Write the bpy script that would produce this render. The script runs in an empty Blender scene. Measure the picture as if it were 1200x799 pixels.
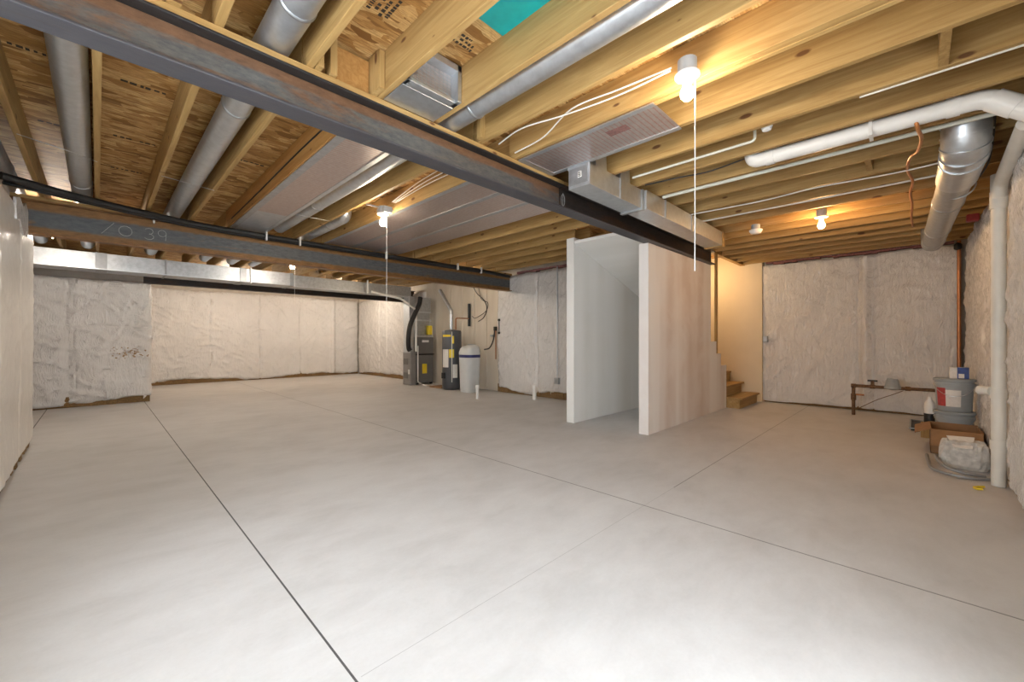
import bpy, bmesh, math, random
import numpy as np
from mathutils import Vector, Matrix
random.seed(7)
C = bpy.context.scene.collection
PI = math.pi

# ------------------------------------------------------------------ materials
def new_mat(name):
    m = bpy.data.materials.new(name); m.use_nodes = True
    nt = m.node_tree; b = nt.nodes['Principled BSDF']
    return m, nt, b
def N(nt, t, **kw):
    n = nt.nodes.new(t)
    for k, v in kw.items():
        if k in n.inputs: n.inputs[k].default_value = v
        else: setattr(n, k, v)
    return n
def col(c): return (c[0], c[1], c[2], 1.0)
def coords(nt, scale=(1, 1, 1), rnd=True, rot=(0, 0, 0)):
    tc = N(nt, 'ShaderNodeTexCoord'); mp = N(nt, 'ShaderNodeMapping')
    mp.inputs['Scale'].default_value = scale; mp.inputs['Rotation'].default_value = rot
    if rnd:
        oi = N(nt, 'ShaderNodeObjectInfo')
        mu = N(nt, 'ShaderNodeMath', operation='MULTIPLY'); mu.inputs[1].default_value = 37.0
        nt.links.new(oi.outputs['Random'], mu.inputs[0])
        ad = N(nt, 'ShaderNodeVectorMath', operation='ADD')
        nt.links.new(tc.outputs['Object'], ad.inputs[0]); nt.links.new(mu.outputs[0], ad.inputs[1])
        nt.links.new(ad.outputs[0], mp.inputs['Vector'])
    else:
        nt.links.new(tc.outputs['Object'], mp.inputs['Vector'])
    return mp.outputs['Vector']
def noise(nt, vec, scale=5, detail=4, rough=.55, dist=0):
    n = N(nt, 'ShaderNodeTexNoise'); n.inputs['Scale'].default_value = scale; n.inputs['Detail'].default_value = detail
    n.inputs['Roughness'].default_value = rough; n.inputs['Distortion'].default_value = dist
    nt.links.new(vec, n.inputs['Vector']); return n.outputs['Fac']
def ramp(nt, fac, stops):
    r = N(nt, 'ShaderNodeValToRGB'); e = r.color_ramp.elements
    while len(e) < len(stops): e.new(.5)
    for i, (p, c) in enumerate(stops): e[i].position = p; e[i].color = col(c)
    nt.links.new(fac, r.inputs['Fac']); return r.outputs['Color']
def mix(nt, fac, a, b):
    m = N(nt, 'ShaderNodeMix', data_type='RGBA')
    for s, v in (('A', a), ('B', b)):
        i = [x for x in m.inputs if x.name == s and x.type == 'RGBA'][0]
        if isinstance(v, tuple): i.default_value = col(v)
        else: nt.links.new(v, i)
    f = [x for x in m.inputs if x.name == 'Factor'][0]
    if isinstance(fac, float): f.default_value = fac
    else: nt.links.new(fac, f)
    return [x for x in m.outputs if x.type == 'RGBA'][0]
def bump(nt, b, h, strength=.3, dist=.01):
    n = N(nt, 'ShaderNodeBump'); n.inputs['Strength'].default_value = strength; n.inputs['Distance'].default_value = dist
    nt.links.new(h, n.inputs['Height']); nt.links.new(n.outputs['Normal'], b.inputs['Normal'])
def plain(name, c, rough=.5, metal=0., var=.12, scale=30, spec=.5):
    m, nt, b = new_mat(name)
    v = coords(nt); f = noise(nt, v, scale, 3)
    lo = tuple(x * (1 - var) for x in c); hi = tuple(min(1, x * (1 + var)) for x in c)
    nt.links.new(ramp(nt, f, [(.3, lo), (.7, hi)]), b.inputs['Base Color'])
    b.inputs['Roughness'].default_value = rough; b.inputs['Metallic'].default_value = metal
    b.inputs['Specular IOR Level'].default_value = spec
    return m
def wood_mat(name, axis, a, c, d):
    m, nt, b = new_mat(name)
    i = 'xyz'.index(axis)
    s = [1, 1, 1]; s[i] = .06
    v = coords(nt, tuple(s))
    g = noise(nt, v, 26, 5, .6, 1.2)
    g2 = noise(nt, v, 5, 3, .5, .8)
    base = mix(nt, g2, ramp(nt, g, [(.3, a), (.55, c), (.75, d)]), ramp(nt, g, [(.35, c), (.7, d)]))
    # knots
    vr = coords(nt, (1, 1, 1)); sp = N(nt, 'ShaderNodeSeparateXYZ'); nt.links.new(vr, sp.inputs[0])
    cb = N(nt, 'ShaderNodeCombineXYZ')
    other = {'y': 2, 'x': 2, 'z': 1}[axis]
    for src, dst, sc_ in ((i, 0, 1.7), (other, 1, 4.2)):
        mu = N(nt, 'ShaderNodeMath', operation='MULTIPLY'); mu.inputs[1].default_value = sc_
        nt.links.new(sp.outputs[src], mu.inputs[0]); nt.links.new(mu.outputs[0], cb.inputs[dst])
    vo = N(nt, 'ShaderNodeTexVoronoi', voronoi_dimensions='2D'); vo.inputs['Scale'].default_value = 1.0; nt.links.new(cb.outputs[0], vo.inputs['Vector'])
    sc2 = N(nt, 'ShaderNodeSeparateColor'); nt.links.new(vo.outputs['Color'], sc2.inputs[0])
    kd = N(nt, 'ShaderNodeMath', operation='MULTIPLY_ADD'); nt.links.new(sc2.outputs[0], kd.inputs[0]); kd.inputs[1].default_value = .06; nt.links.new(vo.outputs['Distance'], kd.inputs[2])
    k = ramp(nt, kd.outputs[0], [(.055, (1, 1, 1)), (.085, (0, 0, 0))])
    base = mix(nt, k, base, (.13, .055, .018))
    nt.links.new(base, b.inputs['Base Color']); b.inputs['Roughness'].default_value = .6
    b.inputs['Specular IOR Level'].default_value = .3
    bump(nt, b, g, .12, .004)
    return m
PINE = ((.25, .14, .046), (.37, .225, .078), (.48, .32, .13))
M = {}
for ax in 'xyz': M['wood_' + ax] = wood_mat('pine_' + ax, ax, *PINE)
M['wood_brown'] = wood_mat('stained_pine', 'y', (.26, .12, .03), (.38, .19, .055), (.46, .25, .08))

def osb_mat():
    m, nt, b = new_mat('oriented_strand_board')
    out = None
    layers = []
    for k, (rot, st, sc) in enumerate(((.12, .30, 26), (-.35, .34, 20), (.7, .42, 16))):
        v = coords(nt, (st, 1, 1), False, (0, 0, rot))
        warp = N(nt, 'ShaderNodeTexNoise'); warp.inputs['Scale'].default_value = 5 + k; nt.links.new(v, warp.inputs['Vector'])
        ad = N(nt, 'ShaderNodeVectorMath', operation='MULTIPLY_ADD')
        nt.links.new(warp.outputs['Color'], ad.inputs[0]); ad.inputs[1].default_value = (.12, .12, .0); nt.links.new(v, ad.inputs[2])
        vo = N(nt, 'ShaderNodeTexVoronoi'); vo.inputs['Scale'].default_value = sc; nt.links.new(ad.outputs[0], vo.inputs['Vector'])
        se = N(nt, 'ShaderNodeSeparateColor'); nt.links.new(vo.outputs['Color'], se.inputs[0])
        layers.append((se, ramp(nt, se.outputs[0], [(0, (.17, .075, .018)), (.25, (.36, .18, .05)), (.6, (.52, .30, .105)), (1, (.70, .47, .20))])))
    a = mix(nt, ramp(nt, layers[1][0].outputs[1], [(.45, (0, 0, 0)), (.5, (1, 1, 1))]), layers[0][1], layers[1][1])
    a = mix(nt, ramp(nt, layers[2][0].outputs[1], [(.66, (0, 0, 0)), (.7, (1, 1, 1))]), a, layers[2][1])
    f = noise(nt, coords(nt, (.15, 1, 1), False), 90, 4, .7)
    c2 = mix(nt, ramp(nt, f, [(.42, (.55, .55, .55)), (.6, (0, 0, 0))]), a, (.20, .095, .028))
    nt.links.new(c2, b.inputs['Base Color']); b.inputs['Roughness'].default_value = .65
    b.inputs['Specular IOR Level'].default_value = .25
    bump(nt, b, layers[0][0].outputs[2], .25, .004)
    return m
M['osb'] = osb_mat()

def poly_mat(name, c, rough=.33, crease=.55):
    m, nt, b = new_mat(name)
    v = coords(nt, (1, 1, 1), False)
    f = noise(nt, v, 2.2, 4)
    dk = tuple(x * .93 for x in c)
    nt.links.new(ramp(nt, f, [(.3, dk), (.65, c)]), b.inputs['Base Color']); b.inputs['Roughness'].default_value = rough
    b.inputs['Specular IOR Level'].default_value = .6
    # creases of the film: ridged, stretched noise along the wall (x or y) and up (z)
    tc = N(nt, 'ShaderNodeTexCoord'); sp = N(nt, 'ShaderNodeSeparateXYZ'); nt.links.new(tc.outputs['Object'], sp.inputs[0])
    su = N(nt, 'ShaderNodeMath', operation='ADD'); nt.links.new(sp.outputs[0], su.inputs[0]); nt.links.new(sp.outputs[1], su.inputs[1])
    cb = N(nt, 'ShaderNodeCombineXYZ'); nt.links.new(su.outputs[0], cb.inputs[0]); nt.links.new(sp.outputs[2], cb.inputs[1])
    tot = None
    for rot, st, sc, w_ in ((.55, .16, 9, 1.0), (-.65, .16, 11, .9), (.08, .10, 20, 1.2), (1.35, .25, 12, .5), (-.2, .3, 30, .35)):
        mp = N(nt, 'ShaderNodeMapping'); mp.inputs['Rotation'].default_value = (0, 0, rot); mp.inputs['Scale'].default_value = (1, st, 1)
        nt.links.new(cb.outputs[0], mp.inputs['Vector'])
        n = noise(nt, mp.outputs['Vector'], sc, 3, .5, .8)
        a = N(nt, 'ShaderNodeMath', operation='SUBTRACT'); nt.links.new(n, a.inputs[0]); a.inputs[1].default_value = .5
        a2 = N(nt, 'ShaderNodeMath', operation='ABSOLUTE'); nt.links.new(a.outputs[0], a2.inputs[0])
        mr = N(nt, 'ShaderNodeMapRange'); mr.inputs['From Min'].default_value = .045; mr.inputs['From Max'].default_value = 0; mr.inputs['To Max'].default_value = w_
        nt.links.new(a2.outputs[0], mr.inputs['Value'])
        if tot is None: tot = mr.outputs[0]
        else:
            ad = N(nt, 'ShaderNodeMath', operation='ADD'); nt.links.new(tot, ad.inputs[0]); nt.links.new(mr.outputs[0], ad.inputs[1]); tot = ad.outputs[0]
    bump(nt, b, tot, crease, .012)
    b.inputs['Coat Weight'].default_value = .5; b.inputs['Coat Roughness'].default_value = .22
    bn = [n_ for n_ in nt.nodes if n_.type == 'BUMP'][0]; nt.links.new(bn.outputs['Normal'], b.inputs['Coat Normal'])
    return m
M['poly'] = poly_mat('white_plastic_film', (.82, .80, .775), .25)
M['poly_smooth'] = poly_mat('taut_white_plastic_film', (.82, .80, .76), .33, .14)
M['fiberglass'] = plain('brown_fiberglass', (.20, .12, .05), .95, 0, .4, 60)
M['stain'] = plain('brown_dirt', (.36, .24, .13), .9, 0, .2, 60)
M['pink_fiberglass'] = plain('pink_fiberglass', (.24, .105, .095), .95, 0, .35, 40)

def floor_mat():
    m, nt, b = new_mat('troweled_concrete')
    v = coords(nt, (1, 1, 1), False)
    a = noise(nt, v, .9, 6, .6, .6)
    v2 = coords(nt, (1, 2.0, 1), False, (0, 0, .6))
    s = noise(nt, v2, 2.0, 8, .7, .3)
    mx = N(nt, 'ShaderNodeMath', operation='MULTIPLY_ADD'); mx.inputs[1].default_value = .55
    nt.links.new(s, mx.inputs[0])
    h = N(nt, 'ShaderNodeMath', operation='MULTIPLY'); h.inputs[1].default_value = .45; nt.links.new(a, h.inputs[0])
    nt.links.new(h.outputs[0], mx.inputs[2])
    base = ramp(nt, mx.outputs[0], [(.36, (.515, .51, .505)), (.49, (.585, .58, .578)), (.60, (.63, .627, .625))])
    f = noise(nt, v, 60, 4, .7)
    base = mix(nt, ramp(nt, f, [(.3, (.10, .10, .10)), (.6, (0, 0, 0))]), base, (.40, .38, .36))
    # saw-cut control joints, cut in world position of the slab
    sx = N(nt, 'ShaderNodeSeparateXYZ'); tc = N(nt, 'ShaderNodeTexCoord'); nt.links.new(tc.outputs['Object'], sx.inputs[0])
    def line(sock, pos, w, dark, cond=None):
        d = N(nt, 'ShaderNodeMath', operation='SUBTRACT'); nt.links.new(sock, d.inputs[0]); d.inputs[1].default_value = pos
        ab = N(nt, 'ShaderNodeMath', operation='ABSOLUTE'); nt.links.new(d.outputs[0], ab.inputs[0])
        lt = N(nt, 'ShaderNodeMath', operation='LESS_THAN'); nt.links.new(ab.outputs[0], lt.inputs[0]); lt.inputs[1].default_value = w
        out = lt.outputs[0]
        for so, op, val in (cond or []):
            g = N(nt, 'ShaderNodeMath', operation=op); nt.links.new(so, g.inputs[0]); g.inputs[1].default_value = val
            mu = N(nt, 'ShaderNodeMath', operation='MULTIPLY'); nt.links.new(out, mu.inputs[0]); nt.links.new(g.outputs[0], mu.inputs[1]); out = mu.outputs[0]
        mu = N(nt, 'ShaderNodeMath', operation='MULTIPLY'); nt.links.new(out, mu.inputs[0]); mu.inputs[1].default_value = dark
        return mu.outputs[0]
    X, Y = sx.outputs[0], sx.outputs[1]
    for args in ((X, .64, .0042, .93), (X, 2.79, .0055, .6), (Y, 1.41, .004, .55, [(X, 'GREATER_THAN', 3.3)]),
                 (Y, 1.41, .0016, .35, [(X, 'GREATER_THAN', .66), (X, 'LESS_THAN', 3.3)]), (X, -.62, .006, .8)):
        base = mix(nt, line(*args), base, (.035, .035, .035))
    nt.links.new(base, b.inputs['Base Color'])
    rr = ramp(nt, s, [(.3, (.55, .55, .55)), (.7, (.70, .70, .70))]); nt.links.new(rr, b.inputs['Roughness'])
    b.inputs['Specular IOR Level'].default_value = .4
    bump(nt, b, s, .06, .01)
    return m
M['floor'] = floor_mat()

def drywall_mat(name, paper, mud, sc):
    m, nt, b = new_mat(name)
    v = coords(nt, (1, .02, .07), False)
    f = noise(nt, v, sc, 2, .45, .2)
    v2 = coords(nt, (1, 1, 1), False)
    f2 = noise(nt, v2, 1.4, 4, .6, .4)
    a = ramp(nt, f, [(.40, paper), (.60, mud)])
    base = mix(nt, ramp(nt, f2, [(.45, (0, 0, 0)), (.65, (.6, .6, .6))]), a, mud)
    nt.links.new(base, b.inputs['Base Color']); b.inputs['Roughness'].default_value = .75
    b.inputs['Specular IOR Level'].default_value = .25
    return m
M['drywall'] = drywall_mat('taped_drywall', (.64, .555, .495), (.80, .77, .735), 1.9)
M['drywall_white'] = drywall_mat('mudded_drywall', (.74, .73, .69), (.80, .79, .76), 2.2)
M['drywall_cream'] = plain('cream_drywall', (.72, .60, .42), .7, 0, .04, 2)
M['concrete'] = plain('foundation_concrete', (.50, .46, .40), .85, 0, .1, 6)
def panel_mat():
    m, nt, b = new_mat('pale_wall_board')
    v = coords(nt, (1, 1, .25), False); f = noise(nt, v, 3, 4)
    nt.links.new(ramp(nt, f, [(.3, (.60, .53, .43)), (.7, (.70, .64, .54))]), b.inputs['Base Color'])
    b.inputs['Roughness'].default_value = .6
    return m
M['board'] = panel_mat()

def metal_mat(name, c, rough, var=.15, scale=18, stretch=(1, 1, 1), metal=.9, bs=.1):
    m, nt, b = new_mat(name)
    v = coords(nt, stretch)
    f = noise(nt, v, scale, 5, .6)
    lo = tuple(x * (1 - var) for x in c); hi = tuple(min(1, x * (1 + var)) for x in c)
    nt.links.new(ramp(nt, f, [(.3, lo), (.7, hi)]), b.inputs['Base Color'])
    nt.links.new(ramp(nt, f, [(.3, (rough - .03,) * 3), (.7, (rough + .05,) * 3)]), b.inputs['Roughness'])
    b.inputs['Metallic'].default_value = metal
    bump(nt, b, f, bs * .4, .004)
    return m
M['galv'] = metal_mat('galvanized_steel', (.60, .63, .66), .38, .10)
M['galv_dull'] = metal_mat('dull_galvanized_steel', (.46, .48, .50), .42)
def foil_mat():
    m, nt, b = new_mat('foil_faced_panel')
    v = coords(nt, (1, 1, 1), False)
    wv = N(nt, 'ShaderNodeTexWave'); wv.bands_direction = 'Y'; wv.inputs['Scale'].default_value = 9; wv.inputs['Distortion'].default_value = 1.2
    wv.inputs['Detail'].default_value = 3; wv.inputs['Detail Scale'].default_value = 6; nt.links.new(v, wv.inputs['Vector'])
    n = noise(nt, v, 26, 5, .6)
    base = ramp(nt, n, [(.3, (.50, .44, .42)), (.7, (.60, .55, .53))])
    base = mix(nt, ramp(nt, wv.outputs['Fac'], [(.80, (0, 0, 0)), (.95, (.7, .7, .7))]), base, (.50, .27, .22))
    nt.links.new(base, b.inputs['Base Color']); b.inputs['Roughness'].default_value = .36; b.inputs['Metallic'].default_value = .85
    bump(nt, b, n, .25, .006)
    return m
M['foil'] = foil_mat()
M['chrome'] = metal_mat('bright_steel', (.75, .76, .78), .22)
def steel_mat(name, blue, rust, dark, bias, bands=()):
    """mill scale with rust; bands = (height, half width) of rusty fillets, measured up from the beam's underside"""
    m, nt, b = new_mat(name)
    v = coords(nt, (.16, 1, 1))
    f = noise(nt, v, 9, 8, .68, .6)
    v2 = coords(nt, (.5, 1.4, 1.4)); f2 = noise(nt, v2, 22, 7, .72)
    a = ramp(nt, f2, [(.32, dark), (.62, blue)])
    r2 = ramp(nt, f2, [(.3, tuple(x * .55 for x in rust)), (.65, rust)])
    fac = ramp(nt, f, [(bias, (0, 0, 0)), (bias + .14, (1, 1, 1))])
    base = mix(nt, fac, a, r2)
    if bands:
        tc = N(nt, 'ShaderNodeTexCoord'); sp = N(nt, 'ShaderNodeSeparateXYZ'); nt.links.new(tc.outputs['Object'], sp.inputs[0])
        for h, w_ in bands:
            d = N(nt, 'ShaderNodeMath', operation='SUBTRACT'); nt.links.new(sp.outputs[2], d.inputs[0]); d.inputs[1].default_value = h
            ab = N(nt, 'ShaderNodeMath', operation='ABSOLUTE'); nt.links.new(d.outputs[0], ab.inputs[0])
            dv = N(nt, 'ShaderNodeMath', operation='DIVIDE'); nt.links.new(ab.outputs[0], dv.inputs[0]); dv.inputs[1].default_value = w_
            su = N(nt, 'ShaderNodeMath', operation='MULTIPLY_ADD'); nt.links.new(f2, su.inputs[0]); su.inputs[1].default_value = 1.1; nt.links.new(dv.outputs[0], su.inputs[2])
            base = mix(nt, _band(nt, su.outputs[0]), base, r2)
    nt.links.new(base, b.inputs['Base Color']); b.inputs['Roughness'].default_value = .5
    b.inputs['Metallic'].default_value = .3
    bump(nt, b, f2, .2, .004)
    return m
def _band(nt, sock):
    mr = N(nt, 'ShaderNodeMapRange'); mr.inputs['From Min'].default_value = 1.75; mr.inputs['From Max'].default_value = 1.35
    nt.links.new(sock, mr.inputs['Value']); return mr.outputs[0]
M['steel'] = steel_mat('mill_steel', (.135, .13, .12), (.21, .11, .058), (.06, .066, .072), .49, ((.178, .03),))
M['steel_far'] = steel_mat('rust_edged_steel', (.13, .135, .135), (.30, .15, .05), (.07, .075, .08), .60, ((.31, .055), (.03, .055)))
M['steel_rust'] = steel_mat('rusty_steel', (.13, .10, .08), (.33, .16, .05), (.18, .09, .035), .34)
M['steel_shaded'] = steel_mat('shade_darkened_steel', (.03, .028, .028), (.06, .03, .018), (.018, .017, .017), .6)  # near-black puts the shadow on the top flange into its colour
M['steel_dark'] = steel_mat('dark_steel', (.05, .04, .035), (.09, .045, .022), (.024, .02, .018), .52)
M['steel_flange'] = steel_mat('grey_mill_steel', (.075, .072, .078), (.09, .075, .065), (.058, .057, .068), .60)
M['pvc'] = plain('white_pvc', (.80, .79, .76), .35, 0, .03, 8)
M['cpvc'] = plain('pale_cpvc', (.62, .62, .54), .4, 0, .05, 8)
M['white_cable'] = plain('white_cable', (.74, .71, .64), .5, 0, .05, 8)
M['black'] = plain('black_rubber', (.012, .012, .013), .5, 0, .3, 20)
M['copper'] = metal_mat('copper_tube', (.42, .18, .08), .38)
M['orange_tube'] = plain('copper_coated_tubing', (.50, .20, .06), .35, .3, .1, 20)
M['gas_iron'] = plain('rusty_black_iron', (.16, .085, .04), .6, .3, .5, 50)
M['grey_plastic'] = plain('grey_plastic', (.36, .39, .40), .5, 0, .06, 10)
M['bucket_grey'] = plain('grey_pail_plastic', (.34, .37, .38), .4, 0, .05, 10)
M['white_plastic'] = plain('white_plastic', (.78, .77, .74), .4, 0, .03, 8)
M['softener'] = plain('pale_cabinet_plastic', (.60, .62, .62), .4, 0, .03, 8)
M['navy'] = plain('navy_stripe', (.02, .025, .13), .4, 0, .1, 8)
M['furnace'] = plain('grey_enamel', (.15, .145, .14), .45, .2, .06, 6)
M['furnace_light'] = plain('light_grey_enamel', (.25, .24, .23), .45, .2, .06, 6)
M['heater'] = plain('charcoal_enamel', (.085, .09, .10), .35, .2, .06, 6)
M['yellow'] = plain('yellow_label', (.80, .60, .03), .5, 0, .05, 8)
M['paper'] = plain('paper_label', (.72, .70, .66), .6, 0, .06, 40)
M['red'] = plain('red_label', (.42, .05, .05), .5, 0, .15, 30)
M['blue'] = plain('blue_carton', (.02, .05, .22), .45, 0, .3, 30)
M['cardboard'] = plain('cardboard', (.30, .165, .075), .8, 0, .12, 12)
M['bag'] = plain('paper_sack', (.56, .54, .50), .7, 0, .22, 22)
M['ink'] = plain('black_ink', (.03, .02, .012), .8, 0, .2, 40)
M['chalk'] = plain('white_chalk', (.42, .41, .39), .9, 0, .3, 60)
M['stain_red'] = plain('faded_red_print', (.24, .12, .11), .5, .3, .4, 50)
M['teal'] = plain('teal_sheet', (.005, .36, .35), .45, 0, .15, 9)
M['steel_grey_tube'] = plain('grey_tubing', (.30, .31, .32), .4, .4, .1, 10)
M['string'] = plain('white_string', (.85, .83, .78), .6, 0, .02, 8)
M['dark_void'] = plain('dark_wood_rim', (.10, .05, .022), .8, 0, .3, 12)
m, nt, b = new_mat('lit_bulb'); b.inputs['Base Color'].default_value = (1, .9, .75, 1)
b.inputs['Emission Color'].default_value = (1, .82, .60, 1); b.inputs['Emission Strength'].default_value = 420.0; M['bulb'] = m
m, nt, b = new_mat('lit_bulb_strong'); b.inputs['Base Color'].default_value = (1, .9, .75, 1)
b.inputs['Emission Color'].default_value = (1, .89, .76, 1); b.inputs['Emission Strength'].default_value = 1050.0; M['bulb_strong'] = m
m, nt, b = new_mat('lit_bulb_bright'); b.inputs['Base Color'].default_value = (1, .9, .75, 1)
b.inputs['Emission Color'].default_value = (1, .87, .71, 1); b.inputs['Emission Strength'].default_value = 1300.0; M['bulb_bright'] = m
m, nt, b = new_mat('lit_bulb_amber'); b.inputs['Base Color'].default_value = (1, .9, .75, 1)
b.inputs['Emission Color'].default_value = (1, .60, .28, 1); b.inputs['Emission Strength'].default_value = 560.0; M['bulb_amber'] = m
m, nt, b = new_mat('door_glass')
nt.nodes.remove(b); tr = N(nt, 'ShaderNodeBsdfTransparent'); gl = N(nt, 'ShaderNodeBsdfGlossy'); gl.inputs['Roughness'].default_value = .02
mx = N(nt, 'ShaderNodeMixShader'); mx.inputs[0].default_value = .06
nt.links.new(tr.outputs[0], mx.inputs[1]); nt.links.new(gl.outputs[0], mx.inputs[2]); nt.links.new(mx.outputs[0], nt.nodes['Material Output'].inputs[0]); M['glass'] = m

# ------------------------------------------------------------------ mesh builder
OFF = {}
def smooth_path(pts, n=8):
    P = [Vector(p) for p in pts]
    if len(P) < 3: return P
    Q = [P[0] * 2 - P[1]] + P + [P[-1] * 2 - P[-2]]
    out = []
    for i in range(1, len(Q) - 2):
        for k in range(n):
            t = k / n
            a, b_, c, d = Q[i - 1], Q[i], Q[i + 1], Q[i + 2]
            out.append(.5 * ((2 * b_) + (c - a) * t + (2 * a - 5 * b_ + 4 * c - d) * t * t + (3 * b_ - a - 3 * c + d) * t ** 3))
    out.append(P[-1]); return out
def elbow(pts, r, n=8):
    """straight runs with rounded corners of radius r"""
    P = [Vector(p) for p in pts]; out = [P[0]]
    for i in range(1, len(P) - 1):
        a = (P[i - 1] - P[i]).normalized(); c = (P[i + 1] - P[i]).normalized()
        rr = min(r, (P[i - 1] - P[i]).length * .49, (P[i + 1] - P[i]).length * .49)
        s, e = P[i] + a * rr, P[i] + c * rr
        for k in range(n + 1):
            t = k / n; out.append(s.lerp(P[i], t).lerp(P[i].lerp(e, t), t))
    out.append(P[-1]); return out
class MB:
    def __init__(s): s.v = []; s.f = []; s.m = []; s.mi = 0
    def add(s, vs, fs):
        o = len(s.v); s.v += [tuple(v) for v in vs]
        for f in fs: s.f.append([o + i for i in f]); s.m.append(s.mi)
        return s
    def box(s, a, b):
        x0, y0, z0 = [min(p, q) for p, q in zip(a, b)]; x1, y1, z1 = [max(p, q) for p, q in zip(a, b)]
        return s.add([(x0, y0, z0), (x1, y0, z0), (x1, y1, z0), (x0, y1, z0), (x0, y0, z1), (x1, y0, z1), (x1, y1, z1), (x0, y1, z1)],
                     [(0, 3, 2, 1), (4, 5, 6, 7), (0, 1, 5, 4), (1, 2, 6, 5), (2, 3, 7, 6), (3, 0, 4, 7)])
    def hexa(s, P):
        return s.add(P, [(0, 3, 2, 1), (4, 5, 6, 7), (0, 1, 5, 4), (1, 2, 6, 5), (2, 3, 7, 6), (3, 0, 4, 7)])
    def prism(s, poly, ax, a, b):
        """polygon in the two axes other than ax, extruded along ax"""
        def mk(p, t):
            if ax == 'y': return (p[0], t, p[1])
            if ax == 'x': return (t, p[0], p[1])
            return (p[0], p[1], t)
        n = len(poly)
        vs = [mk(p, a) for p in poly] + [mk(p, b) for p in poly]
        return s.add(vs, [list(range(n))[::-1], list(range(n, 2 * n))] + [(i, (i + 1) % n, n + (i + 1) % n, n + i) for i in range(n)])
    def tube(s, pts, r, n=12, cap=True):
        P = [Vector(p) for p in pts]; R = r if isinstance(r, (list, tuple)) else [r] * len(P)
        T = []
        for i in range(len(P)):
            a = P[max(i - 1, 0)]; c = P[min(i + 1, len(P) - 1)]; T.append((c - a).normalized())
        up = Vector((0, 0, 1)) if abs(T[0].z) < .9 else Vector((1, 0, 0))
        u = T[0].cross(up).normalized(); vs = []; fs = []
        for i, p in enumerate(P):
            u = (u - T[i] * u.dot(T[i])).normalized(); w = T[i].cross(u)
            for k in range(n):
                a = 2 * PI * k / n; vs.append(p + (u * math.cos(a) + w * math.sin(a)) * R[i])
        for i in range(len(P) - 1):
            for k in range(n): fs.append((i * n + k, i * n + (k + 1) % n, (i + 1) * n + (k + 1) % n, (i + 1) * n + k))
        if cap: fs.append(list(range(n))[::-1]); fs.append([(len(P) - 1) * n + k for k in range(n)])
        return s.add(vs, fs)
    def lathe(s, prof, c, n=24, sx=1, sy=1):
        vs = []; fs = []
        for r, z in prof:
            for k in range(n):
                a = 2 * PI * k / n; vs.append((c[0] + r * math.cos(a) * sx, c[1] + r * math.sin(a) * sy, c[2] + z))
        for i in range(len(prof) - 1):
            for k in range(n): fs.append((i * n + k, i * n + (k + 1) % n, (i + 1) * n + (k + 1) % n, (i + 1) * n + k))
        fs.append(list(range(n))[::-1]); fs.append([(len(prof) - 1) * n + k for k in range(n)])
        return s.add(vs, fs)
    def build(s, name, mat, parent=None, smooth=False, bevel=0):
        me = bpy.data.meshes.new(name)
        if parent is not None: off = OFF[parent.name]
        else:
            A = np.array(s.v); lo, hi = A.min(0), A.max(0)
            off = Vector(((lo[0] + hi[0]) / 2, (lo[1] + hi[1]) / 2, lo[2]))
        me.from_pydata([(v[0] - off[0], v[1] - off[1], v[2] - off[2]) for v in s.v], [], s.f)
        for mm in (mat if isinstance(mat, (list, tuple)) else [mat]): me.materials.append(mm)
        me.polygons.foreach_set('material_index', s.m)
        o = bpy.data.objects.new(name, me); C.objects.link(o)
        bm = bmesh.new(); bm.from_mesh(me); bmesh.ops.recalc_face_normals(bm, faces=bm.faces)
        if smooth:
            for f in bm.faces: f.smooth = True
            for e in bm.edges:
                if len(e.link_faces) == 2 and e.calc_face_angle(0) > .9: e.smooth = False
        bm.to_mesh(me); bm.free()
        if bevel:
            bv = o.modifiers.new('soft_edges', 'BEVEL'); bv.width = bevel; bv.segments = 2; bv.limit_method = 'ANGLE'
        if parent is not None: o.parent = parent
        else: o.location = off
        OFF[o.name] = off
        return o
def tag(o, label=None, cat=None, group=None, kind=None):
    if label: o['label'] = label
    if cat: o['category'] = cat
    if group: o['group'] = group
    if kind: o['kind'] = kind
    return o
def thing(name, loc, label, cat, group=None):
    o = bpy.data.objects.new(name, None); C.objects.link(o); o.location = loc; o.empty_display_size = .1
    OFF[o.name] = Vector(loc); return tag(o, label, cat, group)
def struct(o): o['kind'] = 'structure'; return o

# ------------------------------------------------------------------ key dimensions (metres, camera at x=y=0)
JB, JT = 2.685, 2.92          # joist bottom and top
B1Y, B2Y, B3Y = 2.41, 6.52, 10.62
def jx(k): return .407 * k - .003

# ------------------------------------------------------------------ setting
fl = MB().box((-1.6, -1.0, -.12), (9.9, 14.9, 0)).build('floor', M['floor']); fl.location = (0, 0, 0)
for v in fl.data.vertices: pass
# keep slab coordinates equal to world coordinates so the joints fall in place
me = fl.data; o_ = OFF['floor']
me.transform(Matrix.Translation(o_)); struct(fl)
ce = MB().box((-1.6, -1.0, JT), (9.9, 14.9, JT + .03)).build('ceiling', M['osb']); struct(ce)
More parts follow.
